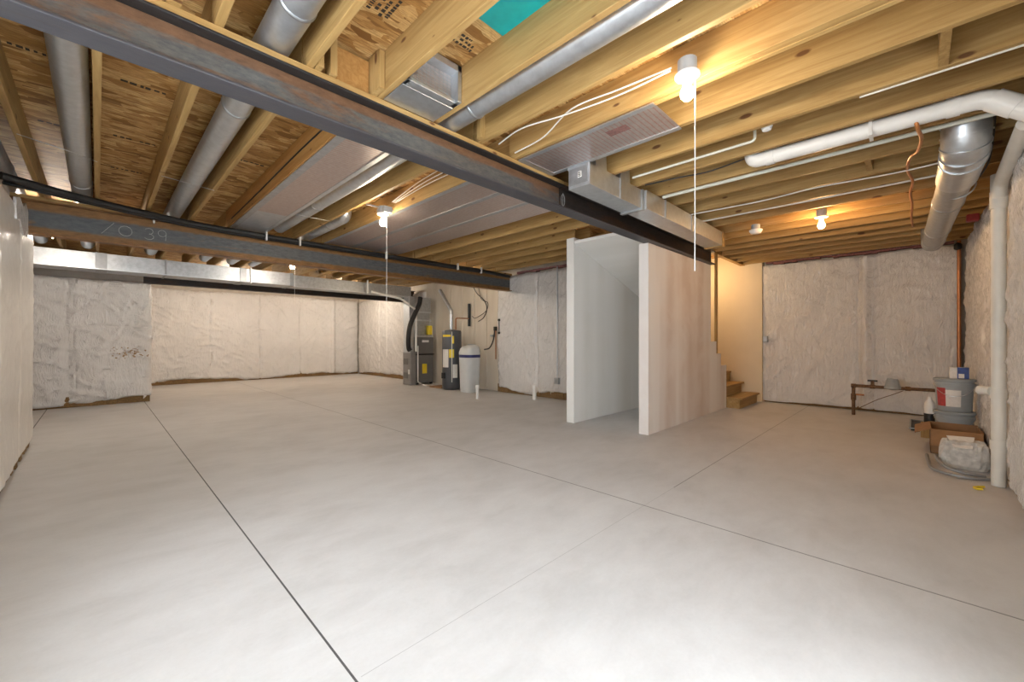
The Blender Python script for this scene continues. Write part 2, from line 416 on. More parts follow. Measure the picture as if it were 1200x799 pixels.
# concrete / framed walls behind the insulation
WY0, WY1, WZ0, WZ1 = .55, 2.65, .75, 2.2
mb = MB()
for a, b_ in (((-.85, 0), (WY0, 2.44)), ((WY1, 0), (7.25, 2.44)), ((WY0, 0), (WY1, WZ0)), ((WY0, WZ1), (WY1, 2.44))): mb.box((-1.2, a[0], a[1]), (-.62, b_[0], b_[1]))
struct(mb.build('wall_left', M['concrete']))
mb = MB()
for a, b_ in (((-1.0, 0), (WY0, JT)), ((WY1, 0), (14.9, JT)), ((WY0, 0), (WY1, WZ0)), ((WY0, WZ1), (WY1, JT))): mb.box((-1.3, a[0], a[1]), (-1.205, b_[0], b_[1]))
struct(mb.build('wall_left_outer', M['dark_void']))
mb = MB()
for a, b_ in (((WY0, WZ0), (WY0 + .06, WZ1)), ((WY1 - .06, WZ0), (WY1, WZ1)), ((WY0, WZ0), (WY1, WZ0 + .06)), ((WY0, WZ1 - .06), (WY1, WZ1)), (((WY0 + WY1) / 2 - .03, WZ0), ((WY0 + WY1) / 2 + .03, WZ1))): mb.box((-1.1, a[0], a[1]), (-1.02, b_[0], b_[1]))
win = struct(mb.build('added_window_1', M['white_plastic']))  # unseen window, added to bring in more even cool daylight
g_ = MB().box((-1.065, WY0 + .06, WZ0 + .06), (-1.055, WY1 - .06, WZ1 - .06)).build('added_window_glass', M['glass'], win); g_['kind'] = 'structure'
struct(MB().box((-1.25, 10.78, 0), (.62, 11.1, 2.44)).box((.40, 11.1, 0), (.62, 14.4, 2.44)).build('wall_bump', M['concrete']))
struct(MB().box((-1.25, 14.40, 0), (9.9, 14.9, JT)).build('wall_back', M['concrete']))
struct(MB().box((6.66, 3.68, 0), (6.95, 14.4, JT)).build('wall_furnace', M['board']))
struct(MB().box((9.28, -.6, 0), (9.9, 14.4, JT)).build('wall_right_end', M['concrete']))
# long wall on the right with the glazed door opening (beside the camera)
DX0, DX1, DZ = -.50, 1.55, 2.1
wr = MB().box((-1.25, -.95, 0), (DX0, -.62, JT)).box((DX1, -.95, 0), (9.9, -.62, JT)).box((DX0, -.95, DZ), (DX1, -.62, JT))
struct(wr.build('wall_right', M['concrete']))
d = MB()
for x0, x1 in ((DX0, DX0 + .07), (DX1 - .07, DX1), ((DX0 + DX1) / 2 - .04, (DX0 + DX1) / 2 + .04)): d.box((x0, -.82, 0), (x1, -.72, DZ))
d.box((DX0, -.82, 0), (DX1, -.72, .06)).box((DX0, -.82, DZ - .07), (DX1, -.72, DZ))
door = struct(d.build('door_1', M['white_plastic']))
g = MB().box((DX0 + .07, -.775, .06), (DX1 - .07, -.765, DZ - .07)).build('door_glass', M['glass'], door); g['kind'] = 'structure'
# stair partitions
D1Y0, D1Y1 = 2.41, 2.54
prof = [(4.88, 0), (7.85, 0), (7.85, .76), (7.57, .76), (7.57, .97), (7.34, .97), (7.34, 1.18), (7.08, 1.18), (7.08, 2.43), (4.88, 2.43)]
w1 = struct(MB().prism(prof, 'y', D1Y0, D1Y1).build('wall_stair_near', M['drywall'], bevel=.004))
w0 = struct(MB().box((4.84, 3.53, 0), (9.28, 3.66, JB)).build('wall_stair_far', M['drywall_white'], bevel=.004))
sof = struct(MB().prism([(4.86, 2.60), (6.9, 1.93), (6.9, 1.97), (4.86, 2.64)], 'y', 2.545, 3.528).build('ceiling_stair_soffit', M['drywall_white']))
struct(MB().box((6.86, 2.545, 0), (6.89, 3.528, 1.94)).build('wall_light_block', M['drywall_white']))  # added unseen panel, blocks stairwell light passing under the soffit
we = struct(MB().box((9.10, 2.15, 0), (9.27, 3.528, JT - .002)).build('wall_stair_end', M['drywall_cream']))

# ------------------------------------------------------------------ insulation blankets
def vnoise(u, v, seed):
    rs = np.random.RandomState(seed); G = rs.rand(128, 128)
    iu = np.floor(u).astype(int); iv = np.floor(v).astype(int); fu = u - iu; fv = v - iv
    fu = fu * fu * (3 - 2 * fu); fv = fv * fv * (3 - 2 * fv)
    g = lambda a, c: G[a % 128, c % 128]
    return (g(iu, iv) * (1 - fu) + g(iu + 1, iv) * fu) * (1 - fv) + (g(iu, iv + 1) * (1 - fu) + g(iu + 1, iv + 1) * fu) * fv
def wrinkle(u, v, seed, tension):
    w1 = vnoise(u * 1.7 + 3, v * 1.7, seed) - .5; w2 = vnoise(u * 1.7, v * 1.7 + 9, seed + 1) - .5
    h = np.zeros_like(u)
    for i, (a, fr, st, am) in enumerate(((.9, 6, .24, .020), (-.75, 8, .22, .018), (1.45, 13, .22, .012), (1.25, 17, .2, .004))):
        c, s = math.cos(a), math.sin(a)
        p = (u * c + v * s + w1 * .35) * fr; q = (-u * s + v * c + w2 * .35) * fr * st
        r = 1 - np.abs(2 * vnoise(p + 50, q + 50, seed + 10 + i) - 1)
        h += am * r ** 5
    return h * tension + .03 * (vnoise(u * .9, v * .9, seed + 30) - .5)
BL_GROUP = None
def blanket(label, o, du, W, z0, z1, nrm, depth, seams=(), hseams=(), seed=1, gap=.05, tension=1., ribs=(), step=.028, strip=True, edge_round=.06, mat='poly'):
    """quilted white film face: o = start corner on the wall side, du = direction along the wall, nrm = into the room"""
    nu, nv = int(W / step) + 1, int((z1 - z0) / step) + 1
    U, V = np.meshgrid(np.linspace(0, W, nu), np.linspace(0, 1, nv), indexing='ij')
    # ragged lower edge
    e = z0 + gap * np.clip(vnoise(U * 1.1, U * 0 + seed, seed + 3) * 1.9 - .55, 0, 1) + .012 * vnoise(U * 6, U * 0, seed + 4)
    tp = z1 - .05 * vnoise(U * 1.4, U * 0 + 7, seed + 5)
    Z = e + (tp - e) * V
    D = depth + wrinkle(U, Z, seed, tension)
    for s_, wd, dp in seams: D -= dp * np.exp(-((U - s_ - .02 * np.sin(Z * 3)) / wd) ** 2)
    for h_, a0, a1, dp in hseams: D -= dp * np.exp(-((Z - h_ + .02 * (U - a0)) / .022) ** 2) * (U > a0) * (U < a1)
    for s_, wd, dp in ribs: D += dp * np.exp(-((U - s_) / wd) ** 4)
    rr = np.minimum.reduce([U, W - U]); ez = np.minimum(Z - e, tp - Z)
    D -= edge_round * (np.clip(1 - rr / .08, 0, 1) ** 2) + edge_round * .7 * np.clip(1 - ez / .07, 0, 1) ** 2
    P = np.zeros((nu, nv, 3)); 
    for a in range(3): P[..., a] = o[a] + du[a] * U + nrm[a] * D
    P[..., 2] = Z
    B = P.copy()
    for a in range(2): B[..., a] = o[a] + du[a] * U + nrm[a] * .005
    vs = P.reshape(-1, 3).tolist(); n0 = len(vs)
    fs = [(i * nv + j, (i + 1) * nv + j, (i + 1) * nv + j + 1, i * nv + j + 1) for i in range(nu - 1) for j in range(nv - 1)]
    rim = [(i, 0) for i in range(nu)] + [(nu - 1, j) for j in range(1, nv)] + [(i, nv - 1) for i in range(nu - 2, -1, -1)] + [(0, j) for j in range(nv - 2, 0, -1)]
    back = [B[i, j].tolist() for i, j in rim]; vs += back
    n = len(rim)
    fs += [(rim[k][0] * nv + rim[k][1], rim[(k + 1) % n][0] * nv + rim[(k + 1) % n][1], n0 + (k + 1) % n, n0 + k) for k in range(n)]
    fs.append([n0 + k for k in range(n)])
    mb = MB(); mb.add(vs, fs)
    ob = mb.build('insulation_blanket', M[mat], smooth=True)
    tag(ob, label, 'insulation', 'plastic faced insulation blankets on the walls')
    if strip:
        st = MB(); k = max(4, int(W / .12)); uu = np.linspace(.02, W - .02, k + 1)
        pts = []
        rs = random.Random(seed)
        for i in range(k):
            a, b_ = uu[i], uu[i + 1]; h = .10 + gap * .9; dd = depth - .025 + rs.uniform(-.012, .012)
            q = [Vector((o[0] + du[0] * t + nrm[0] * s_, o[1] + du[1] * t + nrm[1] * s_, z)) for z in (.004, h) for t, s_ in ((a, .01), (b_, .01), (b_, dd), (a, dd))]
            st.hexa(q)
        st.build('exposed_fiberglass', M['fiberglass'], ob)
    return ob
# near left wall (faces +x)
bl_left = blanket('white plastic faced insulation on the near left wall at the frame edge', (-.62, 7.27, 0), (0, -1, 0), 4.5, .02, 2.46, (1, 0, 0), .10, seams=((1.25, .03, .03), (2.5, .03, .03)), seed=3, gap=.09, tension=.3, mat='poly_smooth')
blanket('bluish white insulation with brown stain on the jutting far left wall', (-1.1, 10.78, 0), (1, 0, 0), 1.84, .02, 2.36, (0, -1, 0), .10, seams=((.72, .05, .06), (.80, .02, .03)), hseams=((1.47, .8, 1.8, .03),), seed=5, gap=.10, tension=2.0)
blanket('narrow insulation return on the inner side of the jutting wall', (.62, 10.70, 0), (0, 1, 0), 3.6, .02, 2.36, (1, 0, 0), .10, seed=8, gap=.04)
blanket('white insulation on the wide back wall left of the furnace', (.74, 14.40, 0), (1, 0, 0), 5.85, .02, 2.62, (0, -1, 0), .14, seams=((1.5, .03, .03), (2.75, .03, .04), (3.9, .03, .03)), ribs=((4.92, .07, .10),), seed=11, gap=.10, tension=1.3)
blanket('plain insulation between back corner and the furnace', (6.66, 14.25, 0), (0, -1, 0), 4.2, .02, 2.62, (-1, 0, 0), .10, seams=((1.6, .03, .03),), seed=13, gap=.10, tension=.7)
blanket('cream insulation with outlet between water softener and stair partition', (6.66, 6.98, 0), (0, -1, 0), 3.28, .02, 2.66, (-1, 0, 0), .12, seams=((.02, .04, .03), (1.25, .03, .03), (2.4, .03, .03)), seed=17, gap=.10, tension=.8)
blanket('wrinkled white insulation on the far right wall behind the gas pipe', (9.28, 2.148, 0), (0, -1, 0), 2.61, .02, 2.66, (-1, 0, 0), .14, seams=((1.42, .03, .03), (1.62, .03, .03)), ribs=((1.52, .05, .05),), seed=19, gap=.05, tension=1.0, edge_round=.02)
blanket('white insulation along the right wall behind the buckets and vent stack', (9.12, -.62, 0), (-1, 0, 0), 6.0, .02, 2.66, (0, 1, 0), .10, seams=((1.3, .04, .04), (2.6, .04, .04), (3.92, .12, .07)), seed=23, gap=.07, tension=1.0)
fp = MB(); rs = random.Random(9)
pr = [(5.55, 2.44), (5.8, 2.50), (6.05, 2.47), (6.25, 2.55), (6.42, 2.50), (6.40, 2.36), (6.44, 2.25), (6.30, 2.28), (6.1, 2.20), (5.8, 2.30), (5.6, 2.26)]
fp.prism(pr, 'x', -.515, -.495); fp.build('torn_flap', M['poly'], bl_left, bevel=.004)
# brown stain and dirt flecks on the jutting wall
st = MB(); rs = random.Random(4)
for i in range(60):
    x = .42 + rs.gauss(0, .13); z = .97 + rs.gauss(0, .05); r = rs.uniform(.005, .016)
    if x > .70: continue
    st.add([(x + r * math.cos(a) * rs.uniform(.7, 1.5), 10.615, z + r * math.sin(a) * rs.uniform(.6, 1.1)) for a in [k * PI / 4 for k in range(8)]] +
           [(x, 10.64, z)], [list(range(8))] + [(k, (k + 1) % 8, 8) for k in range(8)])
bo = [o for o in bpy.data.objects if o.get('label', '').startswith('bluish')][0]
tag(st.build('brown_stain', M['stain'], bo), kind='stuff')
# pink fibreglass showing above the blankets
for nm, a, b_, lab in (('x', (9.16, -.4, 2.67), (9.26, 2.1, JB + .085), 'pink fibreglass tuft line on top of the far right wall'),
                       ('y', (6.54, 3.8, 2.67), (6.64, 6.3, JB + .085), 'pink fibreglass tuft line above the outlet wall')):
    mb = MB(); y = a[1]; rs = random.Random(len(lab))
    while y < b_[1]:
        w = rs.uniform(.08, .2); mb.box((a[0] - rs.uniform(0, .04), y, a[2] + rs.uniform(-.02, .02)), (b_[0], min(y + w, b_[1]), b_[2] - .06)); y += w * .98
    tag(mb.build('fiberglass_batt', M['pink_fiberglass'], bevel=.012), lab, 'insulation')

# ------------------------------------------------------------------ steel beams
def ibeam(mb, x0, x1, yc, z0, z1, wf, tf, tw, which):
    if which == 'web': mb.box((x0, yc - tw / 2, z0 + tf), (x1, yc + tw / 2, z1 - tf))
    if which == 'bot': mb.box((x0, yc - wf / 2, z0), (x1, yc + wf / 2, z0 + tf))
    if which == 'top': mb.box((x0, yc - wf / 2, z1 - tf), (x1, yc + wf / 2, z1))
    return mb
def beam(x0, x1, yc, z0, z1, mats, label, plate=True):
    t = thing('steel_beam', (x0, yc, z0), label, 'steel beam')
    for nm, w, m_ in (('web', 'web', mats[0]), ('bottom_flange', 'bot', mats[1]), ('top_flange', 'top', mats[2])):
        ibeam(MB(), x0, x1, yc, z0, z1, .146, .014, .012, w).build(nm, m_, t, bevel=.003)
    if plate: MB().box((x0, yc - .066, z1), (x1, yc + .066, JB - .002)).build('wood_plate', M['wood_x'], t, bevel=.002)
    return t
bm1 = beam(-1.2, 3.06, B1Y, 2.43, 2.648, (M['steel'], M['steel_flange'], M['steel_shaded']), 'long blue grey steel beam crossing the upper left ceiling')
bm1b = beam(3.064, 7.08, B1Y, 2.432, 2.648, (M['steel_dark'], M['steel_flange'], M['steel_dark']), 'dark brown steel beam resting on the drywall partition beside the boxed duct')
# chalk ring at the splice
ring = MB(); cx, cz = 3.12, 2.535
ring.tube([(cx + .026 * math.cos(a), B1Y - .0078, cz + .055 * math.sin(a)) for a in [2 * PI * k / 24 for k in range(25)]], .0022, 6)
ring.tube([(cx, B1Y - .0078, cz - .055), (cx, B1Y - .0078, cz + .065)], .0022, 6)
ring.build('chalk_mark', M['chalk'], bm1b)
bm2 = beam(-.62, 6.52, B2Y, 2.295, 2.648, (M['steel_far'], M['steel_rust'], M['steel_rust']), 'steel beam with chalk number 1039 across the middle of the ceiling')
bm3 = beam(.62, 6.6, B3Y, 2.30, 2.648, (M['steel_dark'], M['steel_dark'], M['steel_dark']), 'steel beam coloured black for shade, below the sheet metal trunk at the back', False)  # dark steel here stands in for the shade this beam lies in
def strokes(mb, lst, o, sc, y, r):
    for s_ in lst: mb.tube([(o[0] + p[0] * sc, y, o[1] + p[1] * sc) for p in s_], r, 6)
ch = MB(); yb = B2Y - .0075
arc = lambda cx, cz, rx, rz, a0, a1, n=14: [(cx + rx * math.cos(a0 + (a1 - a0) * k / n), cz + rz * math.sin(a0 + (a1 - a0) * k / n)) for k in range(n + 1)]
strokes(ch, [[(0, .0), (.75, 1.0)], arc(1.45, .45, .42, .42, 0, 2 * PI),
             arc(2.95, .72, .28, .25, 2.6, -1.5) + arc(2.95, .25, .32, .25, 1.5, -2.6), arc(3.85, .68, .28, .28, 0, 2 * PI) + [(4.13, .65), (4.08, .05)]], (.03, 2.40), .135, yb, .0028)
ch.build('chalk_number', M['chalk'], bm2)

# ------------------------------------------------------------------ floor joists
def joist(name, k, y0, y1, label, group, x=None, mat=None, z0=JB, ply=.038):
    xc = jx(k) if x is None else x
    o = MB().box((xc - ply / 2, y0, z0), (xc + ply / 2, y1, JT - .001)).build(name, mat or M['wood_y'], bevel=.003)
    return tag(o, label, 'joist', group)
ORD = ['first', 'second', 'third', 'fourth', 'fifth', 'sixth', 'seventh', 'eighth', 'ninth', 'tenth', 'eleventh', 'twelfth', 'thirteenth', 'fourteenth', 'fifteenth', 'sixteenth', 'seventeenth', 'eighteenth', 'nineteenth', 'twentieth', 'twenty-first', 'twenty-second']
G1, G2, G3 = 'joists on the camera side of the long beam', 'joists between the long beam and the chalked beam', 'joists behind the chalked beam'
near_lab = {1: 'pine joist at the top left just before the big round duct', 2: 'pine joist between the big round duct and stamped board bay',
            3: 'pine joist between stamped board bay and teal sheet', 4: 'pine joist between the teal sheet and bright round duct',
            5: 'pine joist on the bulb side of the bright round duct', 7: 'knotty pine joist just behind the nearest bulb and foil pan',
            8: 'pine joist with white cable stapled under its edge', 9: 'pine joist directly before the long white drain pipe',
            10: 'pine joist just behind the long white drain pipe'}
for k in range(1, 23):
    if k == 6: continue
    y1 = B1Y - .006 if jx(k) < 7.1 else 2.44
    lab = near_lab.get(k) or (f'pine joist {ORD[k - 11]} behind the one hiding the white drain pipe' if k < 17 else f'pine joist {ORD[22 - k]} out from the far right insulated wall')
    if 11 <= k < 17: lab = f'pine joist on the right, {ORD[k - 10]} beyond the long white drain pipe'
    joist('floor_joist', k, -.62, y1, lab, G1)
joist('floor_joist', 6, -.62, B1Y - .006, 'front ply of the doubled pine joist beside the nearest bulb', G1, x=jx(6) - .028, ply=.03)
joist('floor_joist', 6, -.62, B1Y - .006, 'rear ply of the doubled pine joist beside the nearest bulb', G1, x=jx(6) + .030, ply=.03)
tag(MB().box((jx(6) - .0125, -.62, JB + .004), (jx(6) + .0145, .62, JB + .1)).build('filler_strip', M['wood_y'], bevel=.002), 'pine filler strip closing the gap of the doubled joist', 'lumber')
tag(MB().box((jx(6) - .0125, .63, JB + .022), (jx(6) + .0145, 2.4, JB + .1)).build('filler_strip', M['wood_brown'], bevel=.002), 'recessed brown filler strip in the doubled joist above the bulb', 'lumber')
far_lab = {-2: 'pine joist hard against the top of the near left wall', -1: 'slanting pine joist left of the leftmost round duct', 0: 'upright looking pine joist right of the leftmost round duct',
           1: 'pine joist left of the second round duct at the ceiling', 2: 'pine joist right of the second round duct at the ceiling', 3: 'brown joist with black cable beside the wide foil panel',
           4: 'pine joist between the wide foil panel and third round duct', 5: 'pine joist right of the third round duct near the middle bulb', 6: 'pine joist on the left edge of the seamed foil panels',
           7: 'metal capped joist along the first foil seam', 8: 'metal capped joist along the second foil seam', 9: 'pine joist with black cable right of the seamed foil panels'}
for k in range(-2, 16):
    y0 = B1Y + .006 if jx(k) < 4.8 else 3.54
    lab = far_lab.get(k) or f'pine joist past the seamed foil panels, {ORD[k - 10]} after the cabled one'
    joist('floor_joist', k, y0, B2Y - .006, lab, G2, mat=M['wood_brown'] if k in (3, 9) else None)
for k in range(-2, 16):
    joist('floor_joist', k, B2Y + .006, B3Y - .006, f'short stretch of joist seen behind the chalked beam, {ORD[k + 2]} from the left wall', G3)
# header at the stair opening and rim boards
tag(MB().box((7.1, 2.45, JB), (9.09, 2.53, JT - .002)).build('stair_header', M['wood_x'], bevel=.003), 'pine header at the top of the stair opening', 'lumber')
tag(MB().box((-1.2, B2Y - .6, 2.45), (-.66, B2Y - .562, 2.60)).build('rim_block', M['wood_x'], bevel=.003), 'pale wood block above the near left wall insulation', 'lumber')
# blocking
def block(a, b_, lab, mat='wood_z'): tag(MB().box(a, b_).build('blocking', M[mat], bevel=.002), lab, 'lumber', 'blocking between the joists')
block((jx(2) + .022, 2.30, JB), (jx(2) + .058, 2.38, JT - .01), 'upright stub of blocking beside the big round duct')
block((jx(2) + .10, 2.32, JB), (jx(2) + .138, 2.40, JT - .01), 'second upright stub of blocking right of the first')
block((jx(2) + .15, 2.37, JB), (jx(3) - .06, 2.40, JT - .03), 'brown cross board closing the stamped board bay', 'wood_brown')
block((jx(3) - .058, 2.24, JB), (jx(3) - .021, 2.40, JT - .012), 'short pine block against the joist before the teal sheet')
block((jx(1) - .24, 2.28, JB), (jx(1) - .20, 2.38, JT - .01), 'cracked pine stub at the top left above the long beam')
block((jx(1) - .195, 2.28, JB), (jx(1) - .14, 2.38, JT - .01), 'knotted pine stub at the top left above the long beam')
block((jx(5) - .025 - .04, 2.27, JB), (jx(5) - .021, 2.31, JT - .01), 'small pine cleat at the beam end of the bright round duct')
block((jx(7) + .02, -.12, JB + .001), (jx(8) - .02, -.08, JT - .01), 'pine cross block between joists at the upper right')
block((jx(11) + .02, .28, JB + .03), (jx(12) - .02, .32, JT - .01), 'pine cross block beyond the white drain pipe')
# teal sheet, ink stamps on the board
tag(MB().box((jx(3) + .02, -.5, JT - .008), (jx(4) - .02, 1.66, JT - .001)).build('subfloor_sheet', M['teal'], bevel=.001), 'teal sheet against the subfloor between two pine joists', 'subfloor sheet')
inks = MB(); rs = random.Random(12)
def stamp(cx, cy, rot, rows, L, h):
    for r in range(rows):
        t = -L / 2
        while t < L / 2:
            w = rs.uniform(.006, .022) * h / .02
            if rs.random() < .86:
                hh = h * rs.uniform(.65, 1)
                q = []
                for a, c in ((t, 0), (t + w, 0), (t + w, hh), (t, hh)):
                    p = (a, c + r * h * 1.5 - rows * h * .7)
                    q.append((cx + p[0] * math.cos(rot) - p[1] * math.sin(rot), cy + p[0] * math.sin(rot) + p[1] * math.cos(rot)))
                inks.add([(x, y, JT - .0006) for x, y in q] + [(x, y, JT + .001) for x, y in q], [(3, 2, 1, 0), (0, 1, 5, 4), (1, 2, 6, 5), (2, 3, 7, 6), (3, 0, 4, 7)])
            t += w + rs.uniform(.004, .012) * h / .02
stamp(1.03, 1.80, PI / 2 + .0, 4, .42, .022); stamp(1.46, 1.86, 0.0, 3, .20, .022)
for cx, cy in ((-.24, 3.75), (-.2, 4.9), (.20, 3.75), (.22, 4.8), (.2, 5.7), (1.02, 4.6), (1.0, 3.3)): stamp(cx, cy, 0, 1, .26, .034)
stamp(.85 - .25, 2.2, 0, 3, .16, .02)
inks.build('ink_stamp', M['ink'], ce)

# ------------------------------------------------------------------ round ducts in the joist bays
def round_duct(label, pts, r, seams=(), mat='galv', name='round_duct', crimp=True):
    t = thing(name, pts[0], label, 'duct', 'round sheet metal ducts')
    MB().tube(pts, r, 28).build('pipe', M[mat], t, smooth=True)
    for (p, d_) in seams:
        p = Vector(p); d_ = Vector(d_).normalized()
        MB().tube([p - d_ * .012, p - d_ * .006, p + d_ * .006, p + d_ * .012], [r + .001, r + .005, r + .005, r + .001], 28).build('joint_collar', M['galv_dull'], t, smooth=True)
    return t
ZD = 2.765
Yd = (0, 1, 0)
round_duct('leftmost round duct in the bay beside the upright joist', [(-.115, 2.5, ZD), (-.115, 6.1, ZD), (-.115, 6.3, ZD), (-.115, 9.6, ZD)], .079, [((-.115, 5.85, ZD), Yd)])
round_duct('round duct over the near left wall, mostly hidden by its insulation', elbow([(-.62, 5.05, ZD), (-.62, 9.6, ZD)], .1), .079, [((-.62, 5.9, ZD), Yd)])
round_duct('round duct second from the left, passing over the long beam to the top edge', [(.655, -.5, ZD + .01), (.655, 9.6, ZD + .01)], .082, [((.655, 2.05, ZD + .01), Yd), ((.655, 3.25, ZD + .01), Yd)])
round_duct('bright round duct between the teal sheet bay and the nearest bulb', [(jx(4) + .15, -.5, ZD + .005), (jx(4) + .15, 6.3, ZD + .005)], .080, [((jx(4) + .15, 2.1, ZD + .005), Yd), ((jx(4) + .15, 4.9, ZD + .005), Yd)])
round_duct('short round duct beside the middle bulb', elbow([(jx(5) + .17, 5.15, JT - .005), (jx(5) + .17, 5.15, ZD), (jx(5) + .17, 9.6, ZD)], .12), .078, [((jx(5) + .17, 5.6, ZD), Yd)])
for k, lab in ((3.5, 'round takeoff duct behind the chalked beam over the trunk, left of the bulb glint'), (4.55, 'round takeoff duct behind the chalked beam over the trunk, at the bulb glint')):
    round_duct(lab, [(jx(k), 7.6, ZD), (jx(k), 9.65, ZD)], .076)
# duct hanger wires
def wire(label, pts, r=.003, mat='white_cable', name='cable', sm=True, n=8):
    return tag(MB().tube(smooth_path(pts) if sm else pts, r, n).build(name, M[mat], smooth=True), label, 'cable')
wire('thin hanger wire under the leftmost round duct', [(jx(-1), 4.6, JB - .003), (-.12, 4.75, JB - .004), (jx(0), 4.85, JB - .003)], .0022, 'galv', 'hanger_wire')
wire('thin hanger wire under the second round duct at mid length', [(jx(1), 4.85, JB - .003), (.65, 4.9, JB - .006), (jx(2), 4.95, JB - .003)], .0022, 'galv', 'hanger_wire')
wire('thin hanger wire under the second round duct near the long beam', [(jx(1), 2.62, JB - .003), (.65, 2.66, JB - .006), (jx(2), 2.7, JB - .003)], .0022, 'galv', 'hanger_wire')
wire('thin hanger wire under the third round duct', [(jx(4), 5.2, JB - .003), (1.78, 5.2, JB - .006), (jx(5), 5.2, JB - .003)], .0022, 'galv', 'hanger_wire')

# ------------------------------------------------------------------ foil panned bays
t = thing('foil_panel', (jx(3), 2.5, JB), 'wide pinkish foil panel nailed under one joist bay', 'foil panel', 'foil panned joist bays')
MB().box((jx(3) - .005, 2.49, JB - .006), (jx(4) + .005, 5.35, JB - .002)).build('foil_sheet', M['foil'], t, bevel=.001)
MB().box((jx(3) + .02, 5.35, JB - .006), (jx(4) + .005, B2Y - .08, JB - .002)).build('galvanized_end', M['galv'], t)
MB().box((jx(3) - .005, 2.49, JB - .010), (jx(3) + .06, B2Y - .08, JB - .006)).build('tape_strip', M['galv_dull'], t)
MB().box((jx(4) - .035, 2.49, JB - .010), (jx(4) + .008, B2Y - .08, JB - .006)).build('tape_strip', M['galv'], t)
t = thing('foil_panel', (jx(6), 2.5, JB), 'three bay foil ceiling with two metal seams beside the middle bulb', 'foil panel', 'foil panned joist bays')
for k in (6, 7, 8): MB().box((jx(k) + .002, 2.49, JB - .006), (jx(k + 1) - .002, B2Y - .1, JB - .002)).build('foil_sheet', M['foil'], t)
for k in (7, 8): MB().box((jx(k) - .03, 2.49, JB - .010), (jx(k) + .03, B2Y - .1, JB - .006)).build('tape_strip', M['galv_dull'], t)
MB().box((jx(6) - .02, 2.49, JB - .010), (jx(6) + .03, B2Y - .1, JB - .006)).build('tape_strip', M['galv'], t)
# sheet metal end closing the bay over the long beam
t = thing('duct_boot', (jx(3) + .2, 2.1, JB), 'foil lined sheet metal boot closing the joist bay above the long beam', 'duct')
xa, xb = jx(3) + .021, jx(4) - .021
MB().box((xa, 2.10, JB + .02), (xb, 2.11, JT - .03)).build('grid_foil_face', M['foil'], t)
mb = MB()
for a, b_ in (((xa, 2.06, JB), (xb, 2.12, JB + .022)), ((xa, 2.03, JT - .05), (xb, 2.12, JT - .01)), ((xb - .03, 2.03, JB), (xb, 2.12, JT - .01)), ((xa, 2.06, JB), (xa + .02, 2.12, JT - .01))): mb.box(a, b_)
mb.box((xa, 2.12, JB - .002), (xb, 2.34, JB + .004)); mb.build('flange', M['galv'], t, bevel=.002)
gr = MB()
for i in range(1, 12): x = xa + (xb - xa) * i / 12; gr.box((x - .0008, 2.0985, JB + .022), (x + .0008, 2.0999, JT - .05))
for i in range(1, 8): z = JB + .02 + (JT - JB - .07) * i / 8; gr.box((xa + .02, 2.0985, z - .0008), (xb - .03, 2.0999, z + .0008))
gr.build('printed_grid', M['grey_plastic'], t)

# ------------------------------------------------------------------ boxed trunk beside the long beam and its foil pan
t = thing('trunk_duct', (2.85, 2.03, 2.49), 'boxed sheet metal trunk running beside the dark beam to the stairs', 'duct')
MB().box((2.85, 1.92, 2.49), (3.74, 2.135, JB - .012)).build('first_section', M['galv'], t, bevel=.004)
MB().box((3.78, 1.885, 2.487), (6.0, 2.11, JB - .012)).build('second_section', M['galv'], t, bevel=.004)
MB().box((3.735, 1.905, 2.475), (3.785, 2.15, JB - .010)).build('joint_collar', M['galv_dull'], t, bevel=.003)
MB().box((2.842, 1.935, 2.515), (2.85, 2.12, JB - .03)).build('end_cap', M['galv_dull'], t, bevel=.003)
MB().box((2.8385, 1.995, 2.565), (2.842, 2.03, 2.615)).build('barcode_sticker', M['paper'], t)
bar = MB()
for i in range(3): bar.box((2.837, 2.000, 2.571 + i * .014), (2.8386, 2.025, 2.579 + i * .014))
bar.build('barcode', M['ink'], t)
for x in (3.34, 4.2, 4.9): MB().box((x - .006, 1.875 + (.035 if x < 3.7 else 0), 2.485), (x + .006, 1.92, JB - .01)).build('standing_seam', M['galv_dull'], t)
MB().box((5.96, 1.87, 2.47), (6.02, 2.12, JB - .004)).build('end_block', M['wood_y'], t, bevel=.003)
for x0 in (jx(7) + .2, jx(8) + .2): MB().prism([(x0 - .09, JB - .01), (x0 + .09, JB - .01), (x0 + .07, JT - .03), (x0 - .07, JT - .03)], 'y', 1.93, 2.10).build('takeoff', M['galv'], t, bevel=.004)
t = thing('foil_panel', (2.65, 1.7, JB), 'stamped foil pan under the joists between bulb and boxed trunk', 'foil panel', 'foil panned joist bays')
MB().box((jx(6) - .01, 1.17, JB - .008), (jx(7) + .02, 2.33, JB - .003)).build('foil_sheet', M['foil'], t)
for a, b_ in (((jx(6) - .012, 1.17, JB - .012), (jx(6) + .03, 2.33, JB - .008)), ((jx(7) - .02, 1.17, JB - .012), (jx(7) + .022, 2.33, JB - .008)), ((jx(6), 2.28, JB - .013), (jx(7), 2.335, JB - .008))): MB().box(a, b_).build('edge_flange', M['galv'], t)
MB().box((jx(6) + .10, 1.42, JB - .0086), (jx(6) + .18, 1.58, JB - .0078)).build('red_print', M['stain_red'], t)
MB().box((2.845, 1.92, JB - .03), (2.95, 2.14, JB - .010)).build('drop_collar', M['galv'], t, bevel=.003)
wire('white cable sagging from the nearest bulb toward the long beam', [(2.25, .98, JB + .02), (2.22, 1.3, JB - .0), (2.15, 1.65, JB - .01), (2.12, 2.0, JB + .02), (2.18, 2.3, JB + .03)], .005)
